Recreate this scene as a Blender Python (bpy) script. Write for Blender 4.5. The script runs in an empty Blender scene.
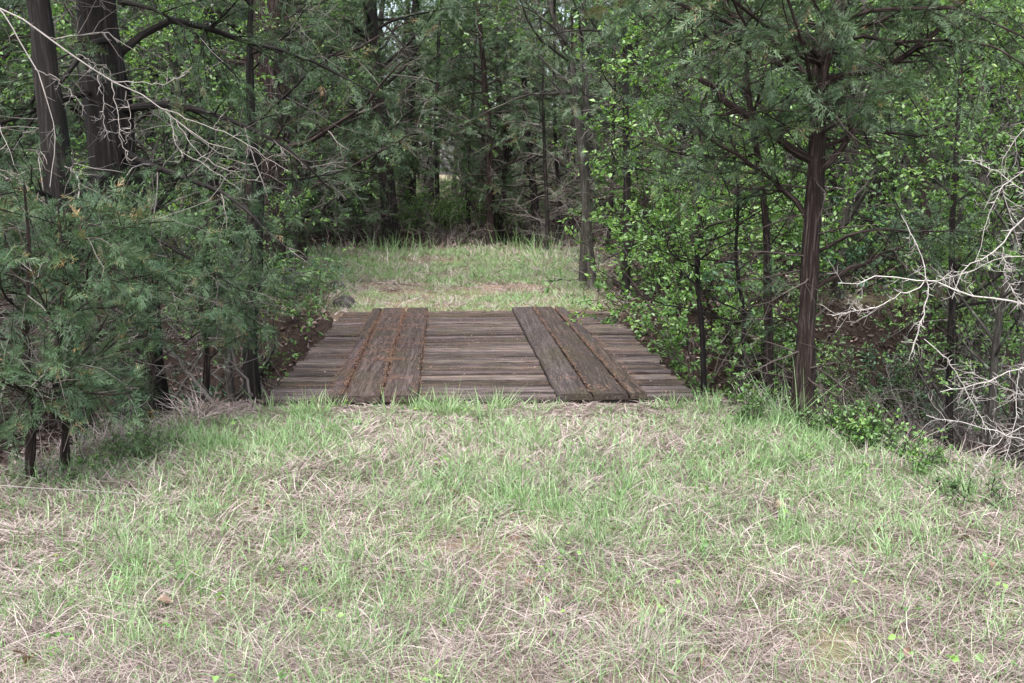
import bpy, math
import numpy as np

rng = np.random.default_rng(11)
scene = bpy.context.scene
COL = scene.collection
PI = math.pi

# ------------------------------------------------------------------ camera
CAM_H, FPX, PITCH = 1.65, 1000.0, math.radians(9.45)
cam_d = bpy.data.cameras.new('camera')
cam_d.sensor_width = 36.0
cam_d.lens = 36.0 * FPX / 1024.0
cam_d.clip_end = 2000
cam_d.clip_start = 0.05
cam = bpy.data.objects.new('camera', cam_d)
cam.location = (0, 0, CAM_H)
cam.rotation_euler = (PI / 2 - PITCH, 0, 0)
COL.objects.link(cam)
scene.camera = cam


def at(px, py, Y):
    """the point at world depth Y seen at pixel px, py of the photograph"""
    a, b = px - 512.0, 341.5 - py
    d = np.array([a, FPX * math.cos(PITCH) + b * math.sin(PITCH), -FPX * math.sin(PITCH) + b * math.cos(PITCH)])
    return np.array([0, 0, CAM_H]) + d * (Y / d[1])


def on_ground(px, py):
    a, b = px - 512.0, 341.5 - py
    d = np.array([a, FPX * math.cos(PITCH) + b * math.sin(PITCH), -FPX * math.sin(PITCH) + b * math.cos(PITCH)])
    return np.array([0, 0, CAM_H]) + d * (-CAM_H / d[2])


def trace(pts, Y):
    """pixel polyline at depth Y (or per-point depth when a third value is given)"""
    return np.array([at(p[0], p[1], p[2] if len(p) > 2 else Y) for p in pts])


# ------------------------------------------------------------------ numpy noise
class VNoise:
    def __init__(self, seed):
        self.g = np.random.default_rng(seed).random((64, 64))

    def __call__(self, x, y):
        xi, yi = np.floor(x).astype(int), np.floor(y).astype(int)
        fx, fy = x - xi, y - yi
        fx, fy = fx * fx * (3 - 2 * fx), fy * fy * (3 - 2 * fy)
        g = self.g
        a, b = g[xi % 64, yi % 64], g[(xi + 1) % 64, yi % 64]
        c, d = g[xi % 64, (yi + 1) % 64], g[(xi + 1) % 64, (yi + 1) % 64]
        return (a * (1 - fx) + b * fx) * (1 - fy) + (c * (1 - fx) + d * fx) * fy


N1, N2, N3, N4 = VNoise(1), VNoise(2), VNoise(3), VNoise(4)


def fbm(n, x, y, o=3):
    s, a, t = 0, 1.0, 0
    for k in range(o):
        s = s + a * n(x * 2 ** k + 7 * k, y * 2 ** k + 3 * k)
        t += a
        a *= .5
    return s / t


def sstep(a, b, x):
    t = np.clip((x - a) / (b - a), 0, 1)
    return t * t * (3 - 2 * t)


def unit(v):
    return v / np.maximum(np.linalg.norm(v, axis=-1, keepdims=True), 1e-9)


# ------------------------------------------------------------------ mesh building
class MB:
    def __init__(self):
        self.v, self.f, self.t, self.g, self.n = [], [], [], [], 0

    def add(self, v, f, tint=None, grain=None):
        v = np.asarray(v, dtype=np.float32).reshape(-1, 3)
        f = np.asarray(f, dtype=np.int32)
        if len(v) == 0:
            return
        self.v.append(v)
        self.f.append(f + self.n)
        if tint is None:
            tint = np.zeros(len(v))
        self.t.append(np.broadcast_to(np.asarray(tint, dtype=np.float32), (len(v),)))
        self.g.append(v if grain is None else np.asarray(grain, dtype=np.float32).reshape(-1, 3))
        self.n += len(v)

    def absorb(self, other):
        """take in another mesh's pieces under the next material slot"""
        self.slot = sum(len(f) for f in self.f)
        off = self.n
        self.v += other.v; self.t += other.t; self.g += other.g
        self.f += [f + off for f in other.f]
        self.n += other.n

    def build(self, name, mat, parent=None, smooth=False, loc=None, second=None):
        V = np.concatenate(self.v)
        if loc is not None:
            V = V - np.asarray(loc, dtype=np.float32)
        T = np.concatenate(self.t)
        me = bpy.data.meshes.new(name)
        me.vertices.add(len(V))
        me.vertices.foreach_set('co', V.ravel())
        loops = np.concatenate([f.ravel() for f in self.f])
        sizes = np.concatenate([np.full(len(f), f.shape[1], dtype=np.int32) for f in self.f])
        starts = np.concatenate([[0], np.cumsum(sizes)[:-1]]).astype(np.int32)
        me.loops.add(len(loops))
        me.loops.foreach_set('vertex_index', loops.astype(np.int32))
        me.polygons.add(len(sizes))
        me.polygons.foreach_set('loop_start', starts)
        try:
            me.polygons.foreach_set('loop_total', sizes)
        except Exception:
            pass
        at_ = me.attributes.new('tint', 'FLOAT', 'POINT')
        at_.data.foreach_set('value', T.astype(np.float32))
        if mat.name.endswith('bark'):
            ga = me.attributes.new('grain', 'FLOAT_VECTOR', 'POINT')
            ga.data.foreach_set('vector', np.concatenate(self.g).astype(np.float32).ravel())
        me.update(calc_edges=True)
        if smooth:
            me.polygons.foreach_set('use_smooth', np.ones(len(sizes), dtype=bool))
        me.materials.append(mat)
        if second is not None:
            me.materials.append(second)
            mi = np.zeros(len(sizes), dtype=np.int32)
            mi[self.slot:] = 1
            me.polygons.foreach_set('material_index', mi)
        o = bpy.data.objects.new(name, me)
        COL.objects.link(o)
        if loc is not None:
            o.location = loc
        if parent is not None:
            o.parent = parent
        return o


def tag(o, label=None, cat=None, group=None, kind=None):
    if label: o['label'] = label
    if cat: o['category'] = cat
    if group: o['group'] = group
    if kind: o['kind'] = kind
    return o


def empty(name, loc, rz=0.0, sc=1.0):
    o = bpy.data.objects.new(name, None)
    o.empty_display_size = .3
    o.location = loc
    o.rotation_euler = (0, 0, rz)
    o.scale = (sc, sc, sc)
    COL.objects.link(o)
    return o


def copy_tree(o, parent=None):
    c = o.copy()
    COL.objects.link(c)
    if parent is not None:
        c.parent = parent
    for ch in list(o.children):
        copy_tree(ch, c)
    return c


def tubes(mb, P, R, k=5, rough=0.0, tint=None, cap=True):
    """N swept tubes at once: P (N, m, 3), R (N, m)"""
    P = np.asarray(P, float)
    R = np.asarray(R, float)
    if P.ndim == 2:
        P = P[None]
    if R.ndim == 1:
        R = R[None]
    N, m, _ = P.shape
    if N == 0:
        return
    T = unit(np.gradient(P, axis=1))
    mean = unit(T.mean(1))
    ref = np.where(np.abs(mean[:, 2:3]) > .75, np.array([[1., .13, 0]]), np.array([[.1, .05, 1.]]))
    U = unit(np.cross(T, ref[:, None, :]))
    W = np.cross(T, U)
    a = np.arange(k) * 2 * PI / k
    rr = R[:, :, None] * np.ones(k)
    if rough:
        rr = rr * (1 + rough * (rng.random((N, m, k)) - .5) + rough * .8 * (rng.random((N, 1, k)) - .5))
    V = P[:, :, None, :] + rr[..., None] * (U[:, :, None, :] * np.cos(a)[:, None] + W[:, :, None, :] * np.sin(a)[:, None])
    idx = np.arange(N * m * k).reshape(N, m, k)
    nx = np.roll(idx, -1, axis=2)
    F = np.stack([idx[:, :-1], nx[:, :-1], nx[:, 1:], idx[:, 1:]], -1).reshape(-1, 4)
    tt = None
    if tint is not None:
        tt = np.repeat(np.asarray(tint, float), m * k)
    al = np.concatenate([np.zeros((N, 1)), np.cumsum(np.linalg.norm(np.diff(P, axis=1), axis=2), 1)], 1)
    r0 = np.maximum(R.mean(1), .004)[:, None, None]
    G = np.stack([np.cos(a) * r0 + np.zeros((N, m, k)), np.sin(a) * r0 + np.zeros((N, m, k)), al[..., None] + np.zeros((N, m, k)) + rng.random((N, 1, 1)) * 9], -1)
    mb.add(V.reshape(-1, 3), F, tt, G)
    if cap and k >= 5:
        mb.add(V[:, -1].reshape(-1, 3), np.arange(N * k).reshape(N, k))
        mb.add(V[:, 0, ::-1].reshape(-1, 3), np.arange(N * k).reshape(N, k))


def spline(pts, n):
    """smooth resampling of a polyline"""
    pts = np.asarray(pts, float)
    d = np.concatenate([[0], np.cumsum(np.linalg.norm(np.diff(pts, axis=0), axis=1))])
    s = np.linspace(0, d[-1], n)
    m = np.gradient(pts, d, axis=0) if len(pts) > 2 else np.repeat(np.diff(pts, axis=0) / d[-1], 2, 0)
    i = np.clip(np.searchsorted(d, s, 'right') - 1, 0, len(d) - 2)
    h = d[i + 1] - d[i]
    t = (s - d[i]) / h
    h, t = h[:, None], t[:, None]
    return ((1 + 2 * t) * (1 - t) ** 2 * pts[i] + t * (1 - t) ** 2 * h * m[i] + t * t * (3 - 2 * t) * pts[i + 1] + t * t * (t - 1) * h * m[i + 1])


def grow(P0, D0, L, m=5, wander=.25, grav=0.0):
    """N wandering paths from P0 along D0"""
    N = len(P0)
    P = np.zeros((N, m, 3))
    P[:, 0] = P0
    D = unit(np.asarray(D0, float))
    L = np.broadcast_to(np.asarray(L, float), (N,))
    for j in range(1, m):
        D = unit(D + wander * rng.normal(size=(N, 3)) * .7 + np.array([0, 0, grav]))
        P[:, j] = P[:, j - 1] + D * (L / (m - 1))[:, None]
    return P


def offshoots(P, R, n, t0, t1, ang, up=0.0, flat=False):
    """n children starts per path: positions, directions, parent radius, parameter"""
    N, m, _ = P.shape
    t = rng.uniform(t0, t1, (N, n))
    x = t * (m - 1)
    i = np.clip(x.astype(int), 0, m - 2)
    f = (x - i)[..., None]
    r = np.arange(N)[:, None]
    pos = P[r, i] * (1 - f) + P[r, i + 1] * f
    tan = unit(P[r, i + 1] - P[r, i])
    rad = R[r, i] * (1 - f[..., 0]) + R[r, i + 1] * f[..., 0]
    rnd = rng.normal(size=tan.shape)
    if flat:
        rnd[..., 2] *= .35
    perp = unit(rnd - tan * (rnd * tan).sum(-1, keepdims=True))
    a = ang * rng.uniform(.75, 1.25, (N, n))[..., None]
    d = unit(tan * np.cos(a) + perp * np.sin(a) + np.array([0, 0, up]))
    return pos.reshape(-1, 3), d.reshape(-1, 3), rad.reshape(-1), t.reshape(-1)


def taper(r0, r1, N, m):
    return np.linspace(0, 1, m)[None, :] * (np.broadcast_to(r1, (N,)) - np.broadcast_to(r0, (N,)))[:, None] + np.broadcast_to(r0, (N,))[:, None]


def broad_leaves(mb, pos, d, L, W, tint, droop=.25):
    """six-cornered folded leaves"""
    N = len(pos)
    d = unit(d + np.array([0, 0, -droop]) * rng.random((N, 1)))
    up = unit(np.array([0, 0, 1.0]) + rng.normal(size=(N, 3)) * .55)
    s = unit(np.cross(d, up))
    n = np.cross(s, d)
    L = np.broadcast_to(L, (N,))[:, None]
    W = np.broadcast_to(W, (N,))[:, None] * .5
    c = rng.uniform(-.25, .15, (N, 1)) * L
    V = np.stack([pos, pos + d * L * .32 + s * W + n * W * .35, pos + d * L * .7 + s * W * .72 + n * (W * .3 + c * .5),
                  pos + d * L + n * c, pos + d * L * .7 - s * W * .72 + n * (W * .3 + c * .5), pos + d * L * .32 - s * W + n * W * .35], 1)
    b = np.arange(N)[:, None] * 6
    F = np.concatenate([b + np.array([[0, 1, 2, 3]]), b + np.array([[0, 3, 4, 5]])])
    mb.add(V.reshape(-1, 3), F, np.repeat(tint, 6))


def spray_template(k, wid, seed):
    """feathery juniper spray of unit length along +x: k slim sprigs"""
    r = np.random.default_rng(seed)
    V = []
    for i in range(k):
        s = .05 + .95 * (i + .5) / k
        side = 1 if i % 2 else -1
        a = side * r.uniform(.25, 1.1)
        tz = r.uniform(-1.1, 1.1)
        l = (.34 * (1 - .55 * s) + .12) * r.uniform(.5, 1.35)
        d = np.array([math.cos(a), math.sin(a) * math.cos(tz), math.sin(tz) * .8])
        d /= np.linalg.norm(d)
        p = np.array([s, .05 * math.sin(s * 5 + seed), -.12 * s * s])
        q = np.cross(d, [0, .2, 1]); q /= np.linalg.norm(q)
        w = wid * r.uniform(.8, 1.3)
        V += [p, p + d * l * .45 + q * w, p + d * l, p + d * l * .45 - q * w]
    a = np.array([0, 0, 0.]); b = np.array([1.08, 0, -.14])
    q = np.array([0, 1, 0])
    V += [a, .6 * b + q * wid, b, .6 * b - q * wid]
    return np.array(V)


def sprays(mb, pos, d, size, k=14, wid=.03, tint=None):
    N = len(pos)
    d = unit(d)
    up = unit(np.array([0, 0, 1.0]) + rng.normal(size=(N, 3)) * .5)
    s = unit(np.cross(up, d))
    n = np.cross(d, s)
    size = np.broadcast_to(size, (N,))
    if tint is None:
        tint = rng.random(N)
    vi = rng.integers(0, 4, N)
    for q in range(4):
        m = vi == q
        if not m.any():
            continue
        T = spray_template(k, wid, 100 + q)
        V = pos[m][:, None, :] + size[m][:, None, None] * (T[None, :, 0:1] * d[m][:, None] + T[None, :, 1:2] * s[m][:, None] + T[None, :, 2:3] * n[m][:, None])
        nv = len(T)
        F = np.arange(m.sum() * nv).reshape(-1, 4)
        tt = np.repeat(tint[m], nv) + np.tile(np.repeat(np.random.default_rng(q).uniform(-.12, .12, nv // 4), 4), m.sum())
        mb.add(V.reshape(-1, 3), F, tt)


def ribbons(mb, P, W, tint, flat=0.5):
    """N grass blades: P (N, m, 3), W (N, m)"""
    N, m, _ = P.shape
    T = np.gradient(P, axis=1)
    r = unit(rng.normal(size=(N, 1, 3)) * flat + np.array([0, 0, 1.0]))
    S = unit(np.cross(T, r)) * W[..., None] * .5
    V = np.stack([P - S, P + S], 2)
    idx = np.arange(N * m * 2).reshape(N, m, 2)
    F = np.stack([idx[:, :-1, 0], idx[:, :-1, 1], idx[:, 1:, 1], idx[:, 1:, 0]], -1).reshape(-1, 4)
    mb.add(V.reshape(-1, 3), F, np.repeat(tint, m * 2))


# ------------------------------------------------------------------ materials
def nodes_of(name):
    m = bpy.data.materials.new(name)
    m.use_nodes = True
    nt = m.node_tree
    nt.nodes.clear()
    return m, nt


def N_(nt, kind, **kw):
    n = nt.nodes.new(kind)
    for a, b in kw.items():
        setattr(n, a, b)
    return n


def ramp(nt, stops, fac):
    r = N_(nt, 'ShaderNodeValToRGB')
    while len(r.color_ramp.elements) < len(stops):
        r.color_ramp.elements.new(.5)
    for e, (p, c) in zip(r.color_ramp.elements, stops):
        e.position = p
        e.color = (*c, 1)
    nt.links.new(fac, r.inputs[0])
    return r.outputs[0]


def noise(nt, scale, detail=4, vec=None, rough=.6):
    n = N_(nt, 'ShaderNodeTexNoise')
    n.inputs['Scale'].default_value = scale
    n.inputs['Detail'].default_value = detail
    n.inputs['Roughness'].default_value = rough
    if vec is not None:
        nt.links.new(vec, n.inputs['Vector'])
    return n.outputs['Fac']


def mapped(nt, scale, coord='Object'):
    t = N_(nt, 'ShaderNodeTexCoord')
    m = N_(nt, 'ShaderNodeMapping')
    m.inputs['Scale'].default_value = scale
    nt.links.new(t.outputs[coord], m.inputs['Vector'])
    return m.outputs[0]


def mixc(nt, fac, a, b, mode='MIX'):
    m = N_(nt, 'ShaderNodeMix', data_type='RGBA', blend_type=mode)
    for sock, v in ((0, fac), (6, a), (7, b)):
        if isinstance(v, (int, float)):
            m.inputs[sock].default_value = v
        elif isinstance(v, tuple):
            m.inputs[sock].default_value = (*v, 1)
        else:
            nt.links.new(v, m.inputs[sock])
    return m.outputs[2]


def leaf_mat(name, stops, trans=.35, gloss=.04, patch=.0, rough=.5):
    """diffuse + translucent leaf, its colour varied leaf by leaf"""
    m, nt = nodes_of(name)
    a = N_(nt, 'ShaderNodeAttribute', attribute_name='tint')
    fac = a.outputs['Fac']
    if patch:
        nz = noise(nt, 2.2, 2, mapped(nt, (1, 1, 1)))
        ad = N_(nt, 'ShaderNodeMath', operation='MULTIPLY_ADD')
        nt.links.new(nz, ad.inputs[0]); ad.inputs[1].default_value = patch
        sb = N_(nt, 'ShaderNodeMath', operation='SUBTRACT')
        nt.links.new(fac, sb.inputs[0]); sb.inputs[1].default_value = patch * .5
        nt.links.new(sb.outputs[0], ad.inputs[2])
        fac = ad.outputs[0]
    c = ramp(nt, stops, fac)
    d = N_(nt, 'ShaderNodeBsdfDiffuse'); nt.links.new(c, d.inputs[0])
    t = N_(nt, 'ShaderNodeBsdfTranslucent')
    nt.links.new(mixc(nt, 1.0, c, (1.0, 1.0, .62), 'MULTIPLY'), t.inputs[0])
    mx = N_(nt, 'ShaderNodeMixShader'); mx.inputs[0].default_value = trans
    nt.links.new(d.outputs[0], mx.inputs[1]); nt.links.new(t.outputs[0], mx.inputs[2])
    g = N_(nt, 'ShaderNodeBsdfGlossy'); g.inputs['Roughness'].default_value = rough
    g.inputs[0].default_value = (1, 1, 1, 1)
    m2 = N_(nt, 'ShaderNodeMixShader'); m2.inputs[0].default_value = gloss
    nt.links.new(mx.outputs[0], m2.inputs[1]); nt.links.new(g.outputs[0], m2.inputs[2])
    o = N_(nt, 'ShaderNodeOutputMaterial'); nt.links.new(m2.outputs[0], o.inputs[0])
    return m


def rough_mat(name, colour_fn, rough=.9, bump=0.0, bump_src=None, dist=.01, spec=.2):
    m, nt = nodes_of(name)
    c, b = colour_fn(nt)
    p = N_(nt, 'ShaderNodeBsdfPrincipled')
    p.inputs['Roughness'].default_value = rough
    p.inputs['Specular IOR Level'].default_value = spec
    nt.links.new(c, p.inputs['Base Color'])
    if bump and b is not None:
        bp = N_(nt, 'ShaderNodeBump')
        bp.inputs['Strength'].default_value = bump
        bp.inputs['Distance'].default_value = dist
        nt.links.new(b, bp.inputs['Height'])
        nt.links.new(bp.outputs[0], p.inputs['Normal'])
    o = N_(nt, 'ShaderNodeOutputMaterial'); nt.links.new(p.outputs[0], o.inputs[0])
    return m


def bark_fn(dark, mid, light, sx=26, sz=2.2, lichen=None, la=.58):
    def fn(nt):
        ga = N_(nt, 'ShaderNodeAttribute', attribute_name='grain')
        mp = N_(nt, 'ShaderNodeMapping')
        mp.inputs['Scale'].default_value = (sx, sx, sz)
        nt.links.new(ga.outputs['Vector'], mp.inputs['Vector'])
        n = noise(nt, 1.0, 6, mp.outputs[0], .7)
        c = ramp(nt, [(.3, dark), (.52, mid), (.72, light)], n)
        if lichen:
            q = noise(nt, 5.0, 4, mapped(nt, (1, 1, .6)))
            c = mixc(nt, ramp(nt, [(la, (0, 0, 0)), (la + .08, (1, 1, 1))], q), c, lichen)
        return c, n
    return fn


M = {}
M['cedar_bark'] = rough_mat('cedar_bark', bark_fn((.006, .0045, .004), (.026, .0175, .015), (.125, .10, .088), 95, 5), .95, .9, dist=.02)
M['dark_bark'] = rough_mat('dark_bark', bark_fn((.008, .007, .006), (.015, .0125, .011), (.056, .049, .045), 48, 3.0, lichen=(.06, .075, .045), la=.62), .95, .9, dist=.02)
M['grey_bark'] = rough_mat('grey_bark', bark_fn((.018, .016, .014), (.055, .05, .043), (.14, .13, .115), 40, 5, lichen=(.15, .175, .13), la=.58), .95, .7, dist=.015)


def twig_fn(a, b):
    def fn(nt):
        at_ = N_(nt, 'ShaderNodeAttribute', attribute_name='tint')
        n = noise(nt, 30, 3, mapped(nt, (1, 1, 1)))
        c = ramp(nt, [(0, a), (1, b)], at_.outputs['Fac'])
        return mixc(nt, .7, c, mixc(nt, n, (.35, .33, .3), (1, 1, 1)), 'MULTIPLY'), n
    return fn


M['grey_twig'] = rough_mat('grey_twig', twig_fn((.10, .085, .075), (.30, .275, .255)), .9)
M['dark_twig'] = rough_mat('dark_twig', twig_fn((.03, .023, .02), (.11, .09, .08)), .9)
M['bleached_twig'] = rough_mat('bleached_twig', twig_fn((.25, .225, .205), (.56, .53, .50)), .85)
M['pale_twig'] = rough_mat('pale_twig', twig_fn((.19, .17, .155), (.40, .37, .345)), .9)
M['cedar_leaf'] = leaf_mat('cedar_leaf', [(0, (.031, .058, .028)), (.5, (.067, .117, .057)), (.93, (.12, .185, .09)), (1, (.20, .13, .06))], .22, .03, .5)
M['young_cedar_leaf'] = leaf_mat('young_cedar_leaf', [(0, (.042, .082, .043)), (.5, (.062, .116, .054)), (.95, (.118, .195, .085)), (1, (.40, .24, .11))], .25, .03, .4)
M['leaf'] = leaf_mat('leaf', [(0, (.045, .095, .032)), (.5, (.085, .17, .05)), (1, (.15, .27, .07))], .42, .05, .5)
M['bright_leaf'] = leaf_mat('bright_leaf', [(0, (.060, .135, .038)), (.5, (.135, .28, .066)), (1, (.28, .46, .11))], .48, .05, .4)
M['cool_leaf'] = leaf_mat('cool_leaf', [(0, (.045, .11, .06)), (.5, (.085, .20, .105)), (1, (.15, .30, .16))], .35, .05, .3)
M['grass'] = leaf_mat('grass', [(0, (.10, .185, .070)), (.5, (.185, .315, .122)), (.9, (.28, .415, .19)), (1, (.38, .44, .26))], .35, .04, .3)
M['straw'] = leaf_mat('straw', [(0, (.080, .058, .050)), (.35, (.225, .176, .158)), (.75, (.360, .298, .272)), (1, (.45, .39, .36))], .2, .04, .0)
M['litter'] = leaf_mat('litter', [(0, (.020, .013, .011)), (.45, (.095, .060, .048)), (.8, (.22, .155, .125)), (1, (.42, .35, .30))], .1, .04, .2)
M['needle'] = leaf_mat('needle', [(0, (.085, .045, .030)), (.5, (.17, .092, .060)), (1, (.29, .18, .12))], .1, .03)
M['dead_leaf'] = leaf_mat('dead_leaf', [(0, (.11, .058, .036)), (.5, (.19, .115, .078)), (1, (.38, .27, .20))], .2, .05)


def ground_fn(nt):
    a = N_(nt, 'ShaderNodeAttribute', attribute_name='tint')
    v = mapped(nt, (1, 1, 1))
    n1 = noise(nt, 9, 6, v, .7)
    n2 = noise(nt, 60, 4, v, .7)
    n3 = noise(nt, 1.3, 3, v)
    soil = ramp(nt, [(.25, (.012, .009, .0075)), (.5, (.038, .027, .0225)), (.75, (.10, .075, .062))], mixc(nt, .45, n1, n2))
    thatch = ramp(nt, [(.25, (.09, .066, .048)), (.5, (.21, .155, .115)), (.75, (.36, .285, .22))], mixc(nt, .6, n1, n2))
    green = ramp(nt, [(.3, (.06, .10, .03)), (.7, (.16, .24, .09))], n2)
    thatch = mixc(nt, ramp(nt, [(.46, (0, 0, 0)), (.62, (.6, .6, .6))], n3), thatch, green)
    return mixc(nt, a.outputs['Fac'], soil, thatch), n2


M['ground'] = rough_mat('ground', ground_fn, 1.0, .8, dist=.03, spec=.05)


def wood_fn(dark, mid, light, moss, horizontal=True, red=None):
    def fn(nt):
        sc = (1.3, 34, 34) if horizontal else (34, 1.3, 34)
        g = noise(nt, 1.0, 6, mapped(nt, sc), .7)
        at_ = N_(nt, 'ShaderNodeAttribute', attribute_name='tint')
        mx = N_(nt, 'ShaderNodeMath', operation='MULTIPLY_ADD')
        nt.links.new(at_.outputs['Fac'], mx.inputs[0]); mx.inputs[1].default_value = .26
        sb = N_(nt, 'ShaderNodeMath', operation='SUBTRACT')
        nt.links.new(g, sb.inputs[0]); sb.inputs[1].default_value = .13
        nt.links.new(sb.outputs[0], mx.inputs[2])
        c = ramp(nt, [(.22, dark), (.48, mid), (.78, light)], mx.outputs[0])
        # broken weathered streaks, some bleached and some damp
        g2 = noise(nt, 1.0, 8, mapped(nt, (6, 75, 75) if horizontal else (75, 6, 75)), .75)
        c = mixc(nt, .85, c, ramp(nt, [(.30, (.22, .20, .19)), (.47, (.8, .78, .77)), (.62, (1.5, 1.45, 1.42))], g2), 'MULTIPLY')
        hu = N_(nt, 'ShaderNodeMath', operation='FRACT')
        hm = N_(nt, 'ShaderNodeMath', operation='MULTIPLY'); hm.inputs[1].default_value = 7.3
        nt.links.new(at_.outputs['Fac'], hm.inputs[0]); nt.links.new(hm.outputs[0], hu.inputs[0])
        c = mixc(nt, 1.0, c, ramp(nt, [(0, (1.08, .98, .80)), (.5, (1, 1, 1)), (1, (.98, .96, 1.08))], hu.outputs[0]), 'MULTIPLY')
        st = noise(nt, 2.1, 4, mapped(nt, (1, 1, 1)))
        c = mixc(nt, ramp(nt, [(.50, (0, 0, 0)), (.68, (.75, .75, .75))], st), c, moss)
        if red:
            s2 = noise(nt, 3.4, 5, mapped(nt, (1.1, .8, 1)), .7)
            c = mixc(nt, ramp(nt, [(.55, (0, 0, 0)), (.7, (.6, .6, .6))], s2), c, red)
        ck = noise(nt, 1.0, 3, mapped(nt, (4, 130, 130) if horizontal else (130, 4, 130)), .6)
        c = mixc(nt, ramp(nt, [(.36, (.8, .8, .8)), (.46, (0, 0, 0))], ck), c, (.008, .006, .005))
        sp = noise(nt, 55, 3, mapped(nt, (1, 1, 1)))
        c = mixc(nt, ramp(nt, [(.60, (0, 0, 0)), (.72, (.55, .55, .55))], sp), c, (.20, .17, .13))
        return c, g
    return fn


M['deck_wood'] = rough_mat('deck_wood', wood_fn((.013, .010, .009), (.062, .050, .044), (.175, .15, .138), (.052, .048, .028), True, (.105, .062, .044)), .9, .8, dist=.006)
M['board_wood'] = rough_mat('board_wood', wood_fn((.013, .0105, .010), (.043, .035, .033), (.12, .105, .10), (.044, .038, .020), False, (.07, .044, .034)), .88, .8, dist=.005)
M['rusty_wood'] = rough_mat('rusty_wood', wood_fn((.014, .0105, .009), (.054, .041, .036), (.145, .122, .112), (.048, .041, .024), False, (.12, .064, .043)), .88, .8, dist=.005)
M['beam_wood'] = rough_mat('beam_wood', wood_fn((.018, .014, .012), (.05, .04, .033), (.11, .09, .075), (.05, .055, .03), False), .95, .8, dist=.006)


def rock_fn(nt):
    n = noise(nt, 9, 6, mapped(nt, (1, 1, 1)), .7)
    return ramp(nt, [(.3, (.018, .016, .015)), (.55, (.06, .054, .05)), (.75, (.17, .16, .15))], n), n


M['rock'] = rough_mat('rock', rock_fn, .95, .9, dist=.02)

# ------------------------------------------------------------------ bridge frame
B_NEAR = (on_ground(265, 403.5) + on_ground(702, 405.5)) / 2
B_FAR = (on_ground(350, 313) + on_ground(606, 314)) / 2
ax = B_FAR - B_NEAR
B_LEN = float(np.linalg.norm(ax))
B_YAW = math.atan2(-ax[0], ax[1])
AX = ax[:2] / B_LEN
LT = np.array([AX[1], -AX[0]])
B_W = float(np.linalg.norm(on_ground(265, 405) - on_ground(702, 407)))


def to_bridge(x, y):
    dx, dy = x - B_NEAR[0], y - B_NEAR[1]
    return dx * LT[0] + dy * LT[1], dx * AX[0] + dy * AX[1]      # lateral, along


def from_bridge(t, s):
    return B_NEAR[0] + t * LT[0] + s * AX[0], B_NEAR[1] + t * LT[1] + s * AX[1]


def gully(x, y):
    """metres inside the gully (positive) or outside it (negative)"""
    t, s = to_bridge(x, y)
    wob = (fbm(N1, x * .9 + 5, y * .9, 3) - .5) * .7
    a = np.maximum(np.abs(t) - 1.75, 0)
    near = .28 - np.minimum(a * 1.75, 3.4)
    far = B_LEN - .28 + np.minimum(a * .62, 2.6)
    w = wob * np.clip(a * 2 + .12, 0, 1)
    return np.minimum(s - near, far - s) + w


def height(x, y):
    g = gully(x, y)
    t, s = to_bridge(x, y)
    fade = 1 - sstep(9, 26, np.abs(t)) * .8
    z = -1.45 * fade * sstep(-.1, 1.75, g)
    z = z + (fbm(N2, x * .8, y * .8, 3) - .5) * .14 * sstep(-.9, .6, -g + .3) * np.clip(np.hypot(x, y) * .12, .3, 1)
    z = z + (fbm(N3, x * 2.5, y * 2.5, 2) - .5) * .10 * sstep(0, 1, g)
    so = np.maximum(np.maximum(-s, s - B_LEN), 0)
    nb = sstep(1.5, .1, so) * sstep(2.4, 1.7, np.abs(t)) * (g < .05)
    z = z * (1 - nb) - .012 * nb
    lift = sstep(24, 60, y) * 1.2 + sstep(8, 25, np.abs(x)) * .5
    onb = (np.abs(t) < B_W / 2 + .1) & (s > -.06) & (s < B_LEN + .06)
    return np.where(onb, np.minimum(z, -.09), z) + lift


def meadow(x, y):
    """1 on the mown grass, 0 under the trees"""
    t, s = to_bridge(x, y)
    wob = (fbm(N4, x * .7, y * .7, 3) - .5) * 1.3
    nearw = np.where(s < 0, 1.85 + (-s) * .62, 1.8)
    near = sstep(-.25, .35, nearw - np.abs(t) + wob * .4) * (s < .12)
    fl = np.interp(s, [5.0, 8, 12, 15.5], [1.85, 2.6, 4.1, 4.6])
    fr = np.interp(s, [5.0, 8, 11, 15.5], [1.6, 2.1, 2.4, 2.7])
    lim = np.where(t < 0, fl, fr)
    far = sstep(-.3, .4, lim - np.abs(t) + wob * .5) * (s > B_LEN - .1) * sstep(-.6, .5, 15.3 - s + wob)
    left = sstep(0, 2, -x - 7.5 + wob) * sstep(0, 2, y - 19 + wob)      # open ground beyond the left-hand trees
    bank = .8 * sstep(1.7, .6, np.hypot(x - 5.4, (y - 14.2) * .8) + wob * .6) if np.ndim(x) else 0
    back = sstep(0, 4, y - 40 + wob * 2)
    return np.clip(np.maximum.reduce([near, far, left, back, bank * np.ones_like(near)]), 0, 1) * (gully(x, y) < .25)


# ------------------------------------------------------------------ ground
def axis(dense, lo, hi, step):
    a = list(np.arange(dense[0], dense[1] + 1e-6, step))
    s, x = step, dense[1]
    while x < hi:
        s *= 1.22; x += s; a.append(x)
    s, x = step, dense[0]
    while x > lo:
        s *= 1.22; x -= s; a.insert(0, x)
    return np.array(a)


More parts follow.
